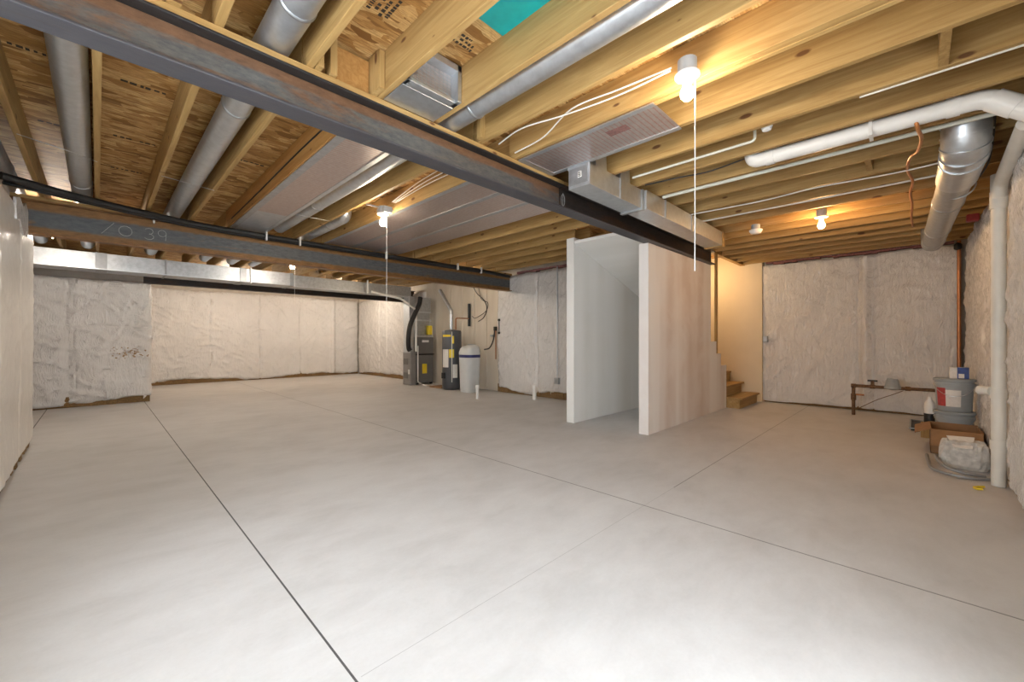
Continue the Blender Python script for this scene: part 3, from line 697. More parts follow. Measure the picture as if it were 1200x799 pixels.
wire('second white cable twisting beside the first from the nearest bulb', [(2.26, .98, JB + .04), (2.2, 1.28, JB + .02), (2.17, 1.6, JB + .02), (2.3, 1.95, JB + .005), (2.36, 2.3, JB + .02)], .005)

# ------------------------------------------------------------------ trunk duct at the back
t = thing('trunk_duct', (2.5, 9.7, 2.38), 'long sheet metal trunk across the back under the joists', 'duct')
def seg(x0, x1, y0, z0, z1, m_='galv_dull'):
    MB().box((x0, y0, z0), (x1, 10.25, z1)).build('duct_section', M[m_], t, bevel=.006)
seg(-1.1, -.02, 9.70, 2.385, 2.655); seg(.1, .86, 9.70, 2.385, 2.655); seg(.88, 2.02, 9.70, 2.385, 2.655); seg(2.12, 2.95, 9.70, 2.385, 2.655); seg(3.0, 6.0, 9.80, 2.385, 2.64)
for x0, x1 in ((-.03, .11), (.855, .885), (2.01, 2.13), (2.94, 3.01)): MB().box((x0, 9.685, 2.375), (x1, 10.26, 2.66)).build('joint_collar', M['steel_grey_tube'], t, bevel=.004)
MB().box((-1.1, 9.66, 2.378), (2.0, 9.70, 2.39)).build('bottom_lip', M['galv'], t); MB().box((3.0, 9.76, 2.378), (6.0, 9.80, 2.39)).build('bottom_lip', M['galv'], t)
for x in (2.2, 4.7): MB().box((x - .012, 9.66, 2.36), (x + .012, 9.69, JB)).build('hanger_strap', M['white_plastic'], t)
# black insulated line along the chalked beam
t = thing('insulated_line', (3, 6.36, 2.62), 'black foam insulated line clipped along the top of the chalked beam', 'pipe')
MB().tube(smooth_path([(-.60, 5.72, 2.645), (-.2, 5.95, 2.635), (.3, 6.16, 2.63), (1.0, 6.33, 2.625), (2.5, 6.38, 2.625), (4, 6.38, 2.625), (5.4, 6.36, 2.62), (6.3, 6.3, 2.58)]), .034, 14).build('foam_sleeve', M['black'], t, smooth=True)
MB().tube(smooth_path([(-.60, 5.85, 2.62), (.3, 6.24, 2.615), (1.0, 6.38, 2.60), (2.5, 6.41, 2.60), (5.6, 6.41, 2.60)]), .018, 12).build('thin_line', M['black'], t, smooth=True)
for x in (.46, 1.62, 2.05, 3.4, 4.9, 5.5): MB().box((x - .008, 6.30, 2.56), (x + .008, 6.345, JB - .002)).build('strap', M['white_plastic'], t)

# cables along dark joists
wire('black cable under the brown joist beside the wide foil panel', [(jx(3) - .02, 2.6, JB + .10), (jx(3) - .022, 3.6, JB + .11), (jx(3) - .022, 5.0, JB + .08), (jx(3) - .022, 6.2, JB + .06)], .007, 'black')
wire('black cable drooping along the joist right of the seamed foil panels', [(jx(9) - .025, 2.6, JB + .08), (jx(9) - .03, 3.5, JB + .02), (jx(9) - .028, 4.4, JB + .05), (jx(9) - .024, 6.2, JB + .03)], .008, 'black')
for i in range(3): wire(['left', 'middle', 'right'][i] + ' pale wire fanning from the middle bulb box toward the long beam', [(2.30 + .02 * i, 4.15, JB + .05), (2.27 + .05 * i, 3.5, JB + .11), (2.22 + .08 * i, 2.7, JB + .10)], .004)

# ------------------------------------------------------------------ right side pipes
t = thing('drain_pipe', (3.80, .9, 2.66), 'thick white drain pipe running along a joist at upper right', 'pipe')
zp = 2.672
MB().tube(elbow([(3.80, .97, JT - .02), (3.80, .97, zp), (3.80, -.30, zp), (3.79, -.43, zp - .12), (3.74, -.56, 2.42)], .06), .055, 20).build('pipe', M['pvc'], t, smooth=True)
for y in (.84, -.16): MB().tube([(3.80, y - .03, zp), (3.80, y + .03, zp)], .061, 20).build('coupling', M['pvc'], t, smooth=True)
MB().tube([(3.798, -.325, zp - .023), (3.79, -.42, zp - .11)], .062, 20).build('elbow_hub', M['pvc'], t, smooth=True)
MB().box((3.738, .22, zp - .062), (3.862, .24, JB + .08)).build('pipe_strap', M['white_plastic'], t)
vx, vy = 5.2, -.475
t = thing('vent_stack', (vx, vy, 0), 'white pipe stack standing against the right wall insulation', 'pipe')
MB().tube([(vx, vy, .005), (vx, vy, 2.40)], .043, 20).build('riser', M['white_cable'], t, smooth=True)
MB().tube(elbow([(vx, vy, 2.36), (vx - .10, vy, 2.47), (4.0, vy, 2.53)], .05), .043, 20).build('branch', M['white_cable'], t, smooth=True)
MB().tube([(vx, vy, 2.40), (vx, vy, 2.56)], .047, 20).build('capped_stub', M['white_cable'], t, smooth=True)
MB().tube([(vx, vy, 2.28), (vx, vy, 2.42)], .051, 20).build('wye_hub', M['white_cable'], t, smooth=True)
for z in (.30, .72): MB().tube([(vx, vy, z), (vx, vy, z + .08)], .050, 20).build('coupling', M['white_cable'], t, smooth=True)
MB().tube([(vx, vy + .04, .78), (vx + .06, vy + .10, .78)], .036, 18).build('cleanout_cap', M['white_cable'], t, smooth=True)
# tubes and cables on joists
def pipe(label, pts, r, mat, name='water_line', rad=.03):
    return tag(MB().tube(elbow(pts, rad), r, 12).build(name, M[mat], smooth=True), label, 'pipe')
pipe('thin pale water line ending in an upturned elbow before the white drain pipe', [(3.44, 1.85, JB + .0), (3.44, .86, JB + .0), (3.44, .86, JB + .16)], .010, 'cpvc')
pipe('long pale water line stapled just beyond the white drain pipe', [(4.07, 1.85, JB - .022), (4.07, -.45, JB - .022)], .016, 'cpvc')
wire('white cable stapled under a joist edge at the upper right', [(jx(8) + .012, .25, JB - .006), (jx(8) + .012, -.55, JB - .006)], .006, 'white_cable', 'cable', False)
wire('grey cable under a joist on the right, nearest the amber bulb', [(jx(13), 2.2, JB - .008), (jx(13), .9, JB - .012), (jx(13), -.4, JB - .008)], .009, 'white_cable')
wire('sagging grey cable on the joist before the cable nearest the amber bulb', [(jx(12), 2.2, JB - .008), (jx(12), 1.2, JB - .03), (jx(12), .7, JB - .012), (jx(12), .1, JB - .03), (jx(12), -.4, JB - .008)], .007, 'white_cable')
wire('black cable looping from the white drain pipe toward the boxed trunk', [(3.80, 1.02, JB + .03), (3.76, 1.3, JB - .01), (3.70, 1.55, JB - .012), (3.66, 1.84, JB - .012)], .006, 'black')
# orange gas tubing
pipe_pts = [(3.80, .02, zp + .075), (3.80, .0, zp - .07), (4.1, -.02, JB - .058), (4.45, -.0, JB - .03), (4.6, .04, JB - .015), (4.9, .06, JB - .02), (5.3, .03, JB - .02), (5.7, .05, JB - .02), (6.2, .04, JB - .02), (6.8, .05, JB - .02), (7.4, .04, JB - .015)]
tag(MB().tube(smooth_path(pipe_pts), .011, 10).build('gas_tubing', M['orange_tube'], smooth=True), 'orange coated gas tubing looping over the white drain pipe', 'pipe')
# big round duct
dy, dz, dr = -.24, 2.53, .108
t = thing('round_duct', (6, dy, dz), 'fat grey round duct hanging along the right wall', 'duct')
MB().tube(elbow([(4.55, dy, dz), (8.1, dy + .10, dz - .02), (8.1, dy + .10, JT - .02)], .24, 10), dr, 30).build('pipe', M['galv_dull'], t, smooth=True)
ep = elbow([(4.95, dy + .01, dz), (4.235, dy, dz), (4.235, dy, JT - .02)], .30, 4)
MB().tube(ep, dr + .016, 30).build('gored_elbow', M['galv'], t, smooth=True)
for x in (4.95, 5.7, 7.0, 7.7): yy = dy + .10 * (x - 4.55) / 3.55; zz = dz - .02 * (x - 4.55) / 3.55; MB().tube([(x - .015, yy, zz), (x - .006, yy, zz), (x + .006, yy, zz), (x + .015, yy, zz)], [dr + .001, dr + .007, dr + .007, dr + .001], 30).build('joint_collar', M['galv_dull'], t, smooth=True)
for i in range(1, len(ep) - 1, 1):
    a, b_ = Vector(ep[i - 1]), Vector(ep[i + 1]); dd = (b_ - a).normalized(); p = Vector(ep[i])
    MB().tube([p - dd * .006, p + dd * .006], dr + .022, 30).build('gore_seam', M['galv'], t, smooth=True)
MB().tube([(5.2, dy + .0 + (dr + .004) * math.cos(a), dz + (dr + .004) * math.sin(a)) for a in [PI + PI * k / 16 for k in range(17)]] + [(5.2, dy + dr + .006, JB)], .006, 8).build('hanger_band', M['galv'], t, smooth=True)
wire('black cable hanging past the fat round duct by the right wall', [(4.1, -.36, JB + .05), (4.4, -.38, JB - .02), (4.75, -.385, 2.56), (5.15, -.37, 2.56)], .007, 'black')
cpp = tag(MB().tube(smooth_path([(9.0, -.44, 2.68), (9.0, -.44, 2.0), (9.0, -.44, .004)]), .022, 12).build('copper_pipe', M['copper'], smooth=True), 'upright copper pipe in the far right corner behind the pails', 'pipe')
MB().lathe([(.02, 0), (.045, .02), (.045, .08), (.02, .11)], (9.0, -.43, 2.54), 14).build('valve', M['black'], cpp, smooth=True)
tag(MB().box((7.0, -.50, 2.56), (7.1, -.40, 2.64)).build('red_tag', M['red'], bevel=.01), 'red scrap tucked under the joists by the right wall', 'scrap')

# ------------------------------------------------------------------ lights
def lamp(x, y, z, label, string, hanger=False, bulb='bulb'):
    t = thing('pull_chain_lamp', (x, y, z), label, 'ceiling lamp', 'bare bulb ceiling lamps')
    MB().lathe([(.050, 0), (.050, .075)], (x, y, z + .008), 20).build('junction_box', M['grey_plastic'], t, smooth=True)
    MB().lathe([(.03, -.014), (.058, -.012), (.066, -.002), (.066, .004), (.05, .008)], (x, y, z), 28).build('canopy', M['white_plastic'], t, smooth=True)
    MB().lathe([(.020, -.055), (.024, -.05), (.028, -.014), (.012, -.0135)], (x, y, z), 20).build('socket', M['white_plastic'], t, smooth=True)
    MB().lathe([(.004, -.138), (.020, -.133), (.033, -.116), (.036, -.098), (.031, -.078), (.020, -.062), (.014, -.055)], (x, y, z), 14).build('glass_bulb', M[bulb], t, smooth=True)
    sx, sy = x + .03, y - .03
    if string: MB().tube([(sx, sy, z - .012), (sx + .002, sy, z - .15), (sx, sy, string)], .0024, 6).build('pull_string', M['string'], t)
    if hanger:
        MB().box((x - .03, y - .09, z + .005), (x + .07, y + .09, z + .075)).build('box_body', M['grey_plastic'], t, bevel=.006)
        MB().box((x - .2, y - .008, z + .06), (x + .2, y + .008, z + .075)).build('hanger_bar', M['galv'], t)
    return t
lamp(2.28, .90, 2.655, 'nearest bare bulb lamp with long pull string at upper right', 1.58)
lamp(2.29, 4.34, 2.64, 'middle bare bulb lamp in front of the seamed foil panels', 1.00, True)
lamp(2.50, 8.12, 2.64, 'bare bulb lamp seen just under the chalked beam', 1.85, False, 'bulb_strong')
lamp(2.3, 12.2, 2.64, 'added unseen bulb lamp behind the trunk over the back wall, left one', None, False, 'bulb_bright')  # this lamp and the next are added out of view to brighten the back wall
lamp(5.2, 12.2, 2.64, 'added unseen bulb lamp behind the trunk over the back wall, right one', None, False, 'bulb_bright')
lamp(-.40, 7.75, 2.625, 'added unseen bulb lamp behind the left end of the chalked beam', None, False, 'bulb_strong')  # added out of view to brighten the jutting wall
lamp(5.1, 7.3, 2.64, 'added unseen bulb lamp behind the right end of the chalked beam', None, False, 'bulb')  # added out of view as extra light toward the furnace
lamp(5.97, .80, 2.645, 'amber bare bulb lamp among the far right joists', None, False, 'bulb_amber')
# smoke detectors / junction covers
t = thing('smoke_detector', (6.0, 1.49, 2.60), 'white smoke detector on a box left of the amber bulb', 'smoke detector')
MB().lathe([(.05, 0), (.05, .06)], (6.0, 1.49, 2.635), 20).build('junction_box', M['grey_plastic'], t, smooth=True)
MB().lathe([(.035, -.045), (.058, -.04), (.075, -.01), (.075, .004), (.05, .01)], (6.0, 1.49, 2.625), 28).build('cover', M['white_plastic'], t, smooth=True)
tag(MB().lathe([(.01, -.02), (.028, -.015), (.036, .01), (.036, .20)], (3.34, .76, 2.705), 20).build('capped_vent', M['pvc'], smooth=True), 'small white domed pipe cap below a joist before the drain pipe', 'pipe cap')
PLX = bpy.data.lights.new('stairwell_lamp_light', 'POINT'); PLX.energy = 26; PLX.color = (1, .70, .38); PLX.shadow_soft_size = .05
lo = bpy.data.objects.new('stairwell_lamp_light', PLX); lo.location = (8.35, 3.0, 2.45); C.objects.link(lo)

# ------------------------------------------------------------------ stairs
t = thing('staircase', (8.4, 2.6, 0), 'bare wood staircase rising behind the drywall partition', 'stairs')
def step(x0, x1, y0, y1, z, tr=.03, nose=True, name='tread'):
    MB().box((x0 - .02, y0 - .025, z - tr), (x1 + .012, y1, z)).build(name, M['wood_x'], t, bevel=.004)
step(7.86, 8.94, 2.18, 2.45, .19); MB().box((7.87, 2.20, 0), (8.93, 2.45, .16)).build('riser', M['wood_x'], t, bevel=.002)
step(7.86, 8.94, 2.45, 2.70, .38); MB().box((7.87, 2.47, .161), (8.93, 2.70, .35)).build('riser', M['wood_x'], t, bevel=.002)
MB().box((7.85, 2.72, .0), (9.09, 3.52, .54)).build('landing_base', M['wood_x'], t); MB().box((7.85, 2.70, .541), (9.09, 3.52, .57)).build('landing', M['wood_x'], t, bevel=.003)
for i in range(4):
    z = .57 + .19 * (i + 1); x1 = 7.85 - .25 * i
    MB().box((x1 - .27, 2.545, z - .03), (x1 + .015, 3.52, z)).build('tread', M['wood_y'], t, bevel=.003)
    MB().box((x1 - .02, 2.545, z - .19), (x1, 3.52, z - .031)).build('riser', M['wood_y'], t)
tag(MB().box((7.345, 2.415, .975), (7.425, 2.445, JB - .001)).build('stair_post', M['wood_z'], bevel=.003), 'upright pine post at the open side of the stairs', 'post')
for i in range(5):
    z = 1.98 - .17 * i
    mb = MB(); mb.prism([(7.09, z), (7.09, z + .07), (7.343, z - .13), (7.343, z - .20)], 'y', 2.50, 2.53)
    tag(mb.build('rail_slat', M['wood_brown']), f'slanted wooden slat left of the stair post, {ORD[i]} from the top', 'slat', 'slanted slats beside the stair post')

# ------------------------------------------------------------------ mechanical corner
t = thing('furnace', (6.2, 9.75, 0), 'tall grey furnace with yellow sticker beside the water heater', 'furnace')
MB().box((5.98, 9.50, .05), (6.52, 10.05, .80)).build('blower_cabinet', M['furnace'], t, bevel=.008)
MB().box((5.98, 9.495, .83), (6.52, 10.05, 1.28)).build('burner_cabinet', M['furnace'], t, bevel=.008)
MB().box((5.97, 9.485, .80), (6.53, 10.05, .83)).build('cabinet_joint', M['black'], t)
MB().box((5.99, 9.52, 1.28), (6.50, 10.03, 1.34)).build('top_flange', M['galv'], t, bevel=.004)
mb = MB()
for x in (6.0, 6.44):
    for y in (9.52, 9.97): mb.box((x, y, 0), (x + .06, y + .06, .05))
mb.build('foot_block', M['black'], t)
MB().box((6.16, 9.488, .30), (6.30, 9.4995, .56)).build('yellow_sticker', M['yellow'], t)
MB().box((6.15, 9.487, 1.14), (6.36, 9.4945, 1.20)).build('nameplate', M['paper'], t)
MB().box((6.35, 9.50, 1.35), (6.48, 9.6, 1.60)).build('control_tag', M['yellow'], t, bevel=.004)
t2 = thing('supply_plenum', (6.2, 9.75, 1.35), 'sheet metal plenum rising from the furnace to the trunk', 'duct')
MB().box((6.02, 9.62, 1.345), (6.48, 10.02, 1.95)).build('coil_box', M['galv_dull'], t2, bevel=.006)
MB().prism([(6.0, 1.96), (6.5, 1.96), (6.5, 2.36), (5.95, 2.37)], 'y', 9.60, 10.1).build('transition', M['galv_dull'], t2, bevel=.006)
for z in (1.72, 1.94): MB().box((5.99, 9.585, z), (6.51, 10.05, z + .04)).build('seam_band', M['galv'], t2, bevel=.003)
t = thing('return_drop', (5.9, 9.7, 0), 'grey return air box standing left of the furnace', 'duct')
MB().box((5.80, 9.50, .012), (5.965, 9.88, .86)).build('filter_box', M['furnace_light'], t, bevel=.008)
MB().box((5.80, 9.56, .88), (5.955, 9.86, 2.36)).build('riser_duct', M['galv'], t, bevel=.006)
MB().box((5.79, 9.49, .86), (5.972, 9.89, .88)).build('rim_band', M['galv_dull'], t)
MB().box((5.786, 9.54, .30), (5.80, 9.60, .42)).build('white_tag', M['paper'], t)
for z in (.18, .55): MB().box((5.784, 9.62, z), (5.80, 9.84, z + .16)).build('access_panel', M['furnace'], t, bevel=.003)
tag(MB().tube(smooth_path([(6.05, 9.42, 2.34), (6.0, 9.40, 2.15), (5.86, 9.38, 1.9), (5.72, 9.38, 1.6), (5.68, 9.40, 1.3), (5.72, 9.46, 1.0), (5.76, 9.44, .92)]), .062, 16).build('flexible_vent', M['black'], smooth=True), 'black corrugated flexible vent curving down left of the furnace', 'pipe')
pipe('white vent pipe rising beside the black flexible vent', [(5.90, 9.40, .90), (5.90, 9.40, 2.0), (5.4, 9.30, 2.25), (4.6, 9.28, 2.36)], .028, 'pvc', 'vent_pipe', .08)
pipe('thin white condensate line bending down in front of the furnace', [(5.93, 9.35, 1.05), (5.93, 9.35, .10), (5.90, 8.9, .02)], .013, 'pvc', 'condensate_line')
tag(MB().box((5.95, 8.36, .002), (6.42, 8.85, .03)).build('drip_board', M['cardboard'], bevel=.003), 'thin brown board on the floor between furnace and water heater', 'board')
# water heater
hx, hy_ = 6.08, 8.08
t = thing('water_heater', (hx, hy_, 0), 'dark grey water heater tank with yellow and white labels', 'water heater')
MB().lathe([(.20, 0), (.225, .03), (.235, .06), (.235, 1.38), (.225, 1.42), (.05, 1.45)], (hx, hy_, .01), 36).build('tank', M['heater'], t, smooth=True)
def sticker(a0, a1, z0, z1, m_, nm, r=.2365):
    n = 6; mb = MB(); P = []
    for z in (z0, z1):
        for rr in (r, r + .002):
            P += [(hx + rr * math.cos(a0 + (a1 - a0) * k / n), hy_ + rr * math.sin(a0 + (a1 - a0) * k / n), z) for k in range(n + 1)]
    q = n + 1; fs = []
    for k in range(n): fs += [(k, k + 1, 2 * q + k + 1, 2 * q + k), (q + k, q + k + 1, 3 * q + k + 1, 3 * q + k), (k, k + 1, q + k + 1, q + k), (2 * q + k, 2 * q + k + 1, 3 * q + k + 1, 3 * q + k)]
    mb.add(P, fs); mb.build(nm, M[m_], t, smooth=True)
aw = math.atan2(-hy_, -hx)
sticker(aw - 1.15, aw - .35, .55, .98, 'paper', 'white_label'); sticker(aw - .28, aw + .22, .78, .98, 'yellow', 'yellow_label')
sticker(aw + .1, aw + .6, .30, .62, 'paper', 'warning_label', .237); sticker(aw + .02, aw + .22, 1.12, 1.30, 'yellow', 'round_label')
sticker(aw - 1.1, aw - .1, 1.28, 1.33, 'yellow', 'top_label')
MB().tube([(hx - .16, hy_ - .215, .2), (hx - .16, hy_ - .215, 1.40)], .010, 10).build('relief_tube', M['cpvc'], t, smooth=True)
MB().box((hx - .27, hy_ - .05, .28), (hx - .225, hy_ + .06, .42)).build('gas_control', M['black'], t, bevel=.008)
MB().tube([(hx - .02, hy_, 1.46), (hx - .02, hy_, 1.85)], .042, 16).build('draft_pipe', M['galv'], t, smooth=True)
MB().tube(elbow([(hx - .02, hy_, 1.83), (hx - .02, hy_, 1.92), (hx - .05, hy_ + .42, 2.45)], .06), .045, 16).build('flue', M['galv_dull'], t, smooth=True)
MB().tube(elbow([(hx + .12, hy_, 1.46), (hx + .12, hy_, 1.74), (hx + .45, hy_ - .1, 1.74)], .04), .014, 10).build('supply_pipe', M['copper'], t, smooth=True)
# water softener
sx_, sy_ = 6.08, 7.40
t = thing('water_softener', (sx_, sy_, 0), 'pale water softener cabinet with navy stripe beside the heater', 'water softener')
def sup(w, d_, z, n=28, e=3.2):
    P = []
    for k in range(n):
        a = 2 * PI * k / n; c, s = math.cos(a), math.sin(a)
        P.append((sx_ + math.copysign(abs(c) ** (2 / e), c) * w / 2, sy_ + math.copysign(abs(s) ** (2 / e), s) * d_ / 2, z))
    return P
def loft(secs):
    mb = MB(); n = len(secs[0]); vs = [p for s_ in secs for p in s_]
    fs = [(i * n + k, i * n + (k + 1) % n, (i + 1) * n + (k + 1) % n, (i + 1) * n + k) for i in range(len(secs) - 1) for k in range(n)]
    fs += [list(range(n))[::-1], [(len(secs) - 1) * n + k for k in range(n)]]
    return mb.add(vs, fs)
loft([sup(.36, .40, .004), sup(.37, .41, .03), sup(.41, .46, .80)]).build('cabinet', M['softener'], t, smooth=True)
loft([sup(.418, .468, .80), sup(.42, .47, .865)]).build('navy_stripe', M['navy'], t, smooth=True)
def tilt(P, f): return [(p[0], p[1], p[2] + f * (p[0] - sx_) ) for p in P]
loft([sup(.42, .47, .866), sup(.41, .46, .93), tilt(sup(.36, .42, 1.02), .12), tilt(sup(.26, .32, 1.07), .15), tilt(sup(.1, .12, 1.085), .1)]).build('lid', M['softener'], t, smooth=True)
MB().box((sx_ - .02, sy_ - .06, 1.075), (sx_ + .12, sy_ + .06, 1.105)).build('lid_latch', M['grey_plastic'], t, bevel=.01)
# wall things there
xw = 6.655
tag(MB().tube([(6.60, 8.05, 1.55), (6.60, 8.05, 2.12)], .035, 14).build('foam_pipe', M['black'], smooth=True), 'short upright black foam pipe on the wall above the water heater', 'pipe')
pts = smooth_path([(6.60, 7.9, 2.55), (6.56, 7.7, 2.35), (6.58, 7.45, 2.15), (6.58, 7.36, 1.95), (6.6, 7.5, 1.75), (6.6, 7.7, 1.66)])
tag(MB().tube(pts, .010, 8).build('cable', M['black'], smooth=True), 'black cable loop hanging on the wall above the water softener', 'cable')
pts = smooth_path([(6.61, 7.7, 2.5), (6.57, 7.55, 2.2), (6.6, 7.35, 2.1), (6.6, 7.42, 1.9), (6.6, 7.8, 1.75), (6.61, 7.95, 1.8)])
tag(MB().tube(pts, .007, 8).build('cable', M['black'], smooth=True), 'thinner black cable crossing the loop above the water softener', 'cable')
t = thing('hose_bib', (6.6, 7.1, 1.3), 'brass and black valve cluster on the wall right of the softener', 'valve')
MB().tube([(6.63, 7.1, .75), (6.63, 7.1, 1.52)], .012, 10).build('supply_pipe', M['copper'], t, smooth=True)
MB().tube(smooth_path([(6.60, 7.1, 1.45), (6.55, 7.1, 1.2), (6.45, 7.12, 1.02), (6.35, 7.2, .98)]), .014, 10).build('drain_hose', M['black'], t, smooth=True)
MB().box((6.58, 7.07, 1.42), (6.65, 7.13, 1.52)).build('valve_body', M['black'], t, bevel=.01)
MB().box((6.57, 7.14, 1.28), (6.65, 7.24, 1.33)).build('handle', M['grey_plastic'], t, bevel=.008)
t = thing('wall_bracket', (6.6, 6.75 + .28, 1.38), 'black upright handle shaped bracket on the pale wall board', 'bracket')
yb_ = 7.03 - .18
MB().tube(elbow([(6.66, yb_, 1.38), (6.50, yb_, 1.38), (6.50, yb_, 1.66), (6.66, yb_, 1.66)], .03), .010, 10).build('bar', M['black'], t, smooth=True)
for z in (1.34, 1.64): MB().box((6.48, yb_ - .025, z), (6.54, yb_ + .025, z + .05)).build('mount', M['black'], t, bevel=.006)
for y in (7.0, 7.45, 7.9, 8.4, 8.9): tag(MB().box((6.645, y - .012, .05), (6.665, y + .012, 2.6)).build('wall_batten', M['board'], bevel=.003), f'pale vertical batten on the wall board, {ORD[[7.0, 7.45, 7.9, 8.4, 8.9].index(y)]} from the insulation', 'batten', 'battens on the pale wall board')
# outlet with conduit on the cream insulation
t = thing('wall_outlet', (6.5, 5.2, .3), 'grey outlet box with conduit on the cream insulation', 'outlet')
MB().box((6.46, 5.10, .32), (6.53, 5.20, .44)).build('outlet_box', M['galv_dull'], t, bevel=.004)
MB().tube([(6.50, 5.15, .44), (6.50, 5.15, 2.68)], .012, 10).build('conduit', M['galv'], t, smooth=True)
MB().box((6.456, 5.125, .345), (6.461, 5.175, .415)).build('cover_plate', M['grey_plastic'], t)
wire('thin wire curling below the outlet box', [(6.49, 5.18, .33), (6.44, 5.25, .22), (6.47, 5.3, .10)], .004, 'white_cable')
t = thing('wall_outlet', (9.1, 2.10, 1.2), 'small grey switch box on the far right insulation edge', 'outlet')
MB().box((9.06, 2.05, 1.16), (9.13, 2.13, 1.28)).build('outlet_box', M['grey_plastic'], t, bevel=.004)
MB().box((9.055, 2.065, 1.18), (9.061, 2.115, 1.26)).build('cover_plate', M['galv_dull'], t)
# floor stubs
for (x, y, r, h, lab) in ((5.46, 6.40, .030, .26, 'thin capped white pipe stub in the floor before the softener'), (6.20, 5.50, .042, .27, 'thicker capped white pipe stub in the floor near the outlet wall')):
    t = thing('pipe_stub', (x, y, 0), lab, 'pipe stub', 'white pipe stubs in the floor')
    MB().tube([(x, y, .001), (x, y, h)], r, 16).build('riser', M['pvc'], t, smooth=True)
    MB().lathe([(r + .008, 0), (r + .008, .05), (r, .062)], (x, y, h - .04), 16).build('cap', M['pvc'], t, smooth=True)

# ------------------------------------------------------------------ far right corner clutter
t = thing('gas_manifold', (8.5, .7, 0), 'rusty gas pipe with grey regulator in front of the far insulation', 'pipe')
gx = 8.55
MB().tube(elbow([(gx, .73, .002), (gx, .73, .47), (gx, -.30, .47)], .02), .024, 14).build('pipe', M['gas_iron'], t, smooth=True)
for y in (.73, .5, .10): MB().tube([(gx, y - .03, .47), (gx, y + .03, .47)], .032, 14).build('fitting', M['gas_iron'], t, smooth=True)
MB().tube([(gx, .73, .24), (gx, .73, .34)], .034, 14).build('union', M['gas_iron'], t, smooth=True)
MB().tube([(gx, .70, .33), (gx, .60, .33)], .014, 10).build('drip_leg', M['copper'], t, smooth=True)
MB().lathe([(.03, -.05), (.10, -.03), (.10, 0), (.085, .02), (.075, .09), (.06, .12), (.01, .125)], (gx, .27, .49), 24).build('regulator', M['grey_plastic'], t, smooth=True)
MB().tube([(gx, .50, .47), (gx, .50, .56)], .022, 12).build('valve_stem', M['gas_iron'], t, smooth=True)
MB().box((gx - .012, .44, .55), (gx + .012, .56, .575)).build('valve_handle', M['black'], t, bevel=.004)
MB().tube(smooth_path([(gx - .04, .66, .12), (gx - .04, .45, .27), (gx - .04, .25, .38), (gx - .03, .15, .44)]), .005, 8).build('thin_line', M['gas_iron'], t, smooth=True)
# buckets
def bucket(x, y, z, label, lab_m, lid=True):
    t = thing('paint_bucket', (x, y, z), label, 'bucket', 'grey plastic pails')
    MB().lathe([(.138, 0), (.142, .01), (.158, .30), (.166, .302), (.166, .325), (.158, .327), (.160, .345)], (x, y, z + .001), 36).build('pail', M['bucket_grey'], t, smooth=True)
    MB().lathe([(.170, .345), (.174, .35), (.174, .372), (.160, .378), (.156, .368), (.02, .366)], (x, y, z), 36).build('lid', M['bucket_grey'], t, smooth=True)
    am = math.atan2(-y, -x)
    for (a0, a1, z0, z1, m_, nm) in lab_m:
        n = 8; P = []
        for zz in (z0, z1):
            for dr_ in (.002, .004):
                rr = .1425 + (zz - .01) * .055 + dr_
                P += [(x + rr * math.cos(am + a0 + (a1 - a0) * k / n), y + rr * math.sin(am + a0 + (a1 - a0) * k / n), z + zz) for k in range(n + 1)]
        q = n + 1; fs = []
        for k in range(n): fs += [(k, k + 1, 2 * q + k + 1, 2 * q + k), (q + k, q + k + 1, 3 * q + k + 1, 3 * q + k), (2 * q + k, 2 * q + k + 1, 3 * q + k + 1, 3 * q + k), (k, k + 1, q + k + 1, q + k)]
        MB().add(P, fs).build(nm, M[m_], t, smooth=True)
    hp = [(x + .172 * math.cos(am + a), y + .172 * math.sin(am + a), z + .31 - .13 * math.sin((a + 1.3) / 2.6 * PI)) for a in np.linspace(-1.3, 1.3, 16)]
    MB().tube(hp, .0035, 6).build('wire_handle', M['chrome'], t, smooth=True)
    return t
BX, BY = 7.02, -.305
bucket(BX, BY, 0, 'lower grey pail of the stack, mostly behind the cardboard box', ((-.9, .3, .06, .22, 'blue', 'blue_label'),))
bucket(BX, BY, .378, 'upper grey pail with red and white label, carton on its lid', ((-1.05, -.45, .06, .27, 'red', 'red_label'), (-.45, .35, .06, .25, 'paper', 'white_label')))
t = thing('small_carton', (BX + .02, BY, .757), 'small blue and white carton on the upper grey pail', 'box')
MB().box((BX - .09, BY - .11, .757), (BX + .07, BY + .04, .885)).build('carton', M['paper'], t, bevel=.003)
MB().box((BX - .0925, BY - .112, .757), (BX - .0, BY - .04 + .02, .887)).build('blue_panel', M['blue'], t, bevel=.003)
MB().box((BX - .0945, BY - .075, .765), (BX - .0925, BY - .03, .815)).build('white_panel', M['paper'], t)
MB().lathe([(.02, 0), (.02, .002)], (BX - .05, BY - .05, .887), 16).build('round_seal', M['paper'], t)
t = thing('plastic_jug', (7.2, -.11, 0), 'cream jug with black base left of the pails', 'jug')
MB().lathe([(.05, .0), (.055, .02), (.055, .12)], (7.2, -.11, .18), 18).build('base_cup', M['black'], t, smooth=True)
MB().lathe([(.05, 0), (.05, .12), (.02, .17), (.02, .2)], (7.2, -.11, .30), 18).build('bottle', M['white_plastic'], t, smooth=True)
tag(MB().box((7.13, -.18, .002), (7.28, -.03, .18)).build('wood_offcut', M['wood_z'], bevel=.004), 'wood offcut under the cream jug', 'lumber')
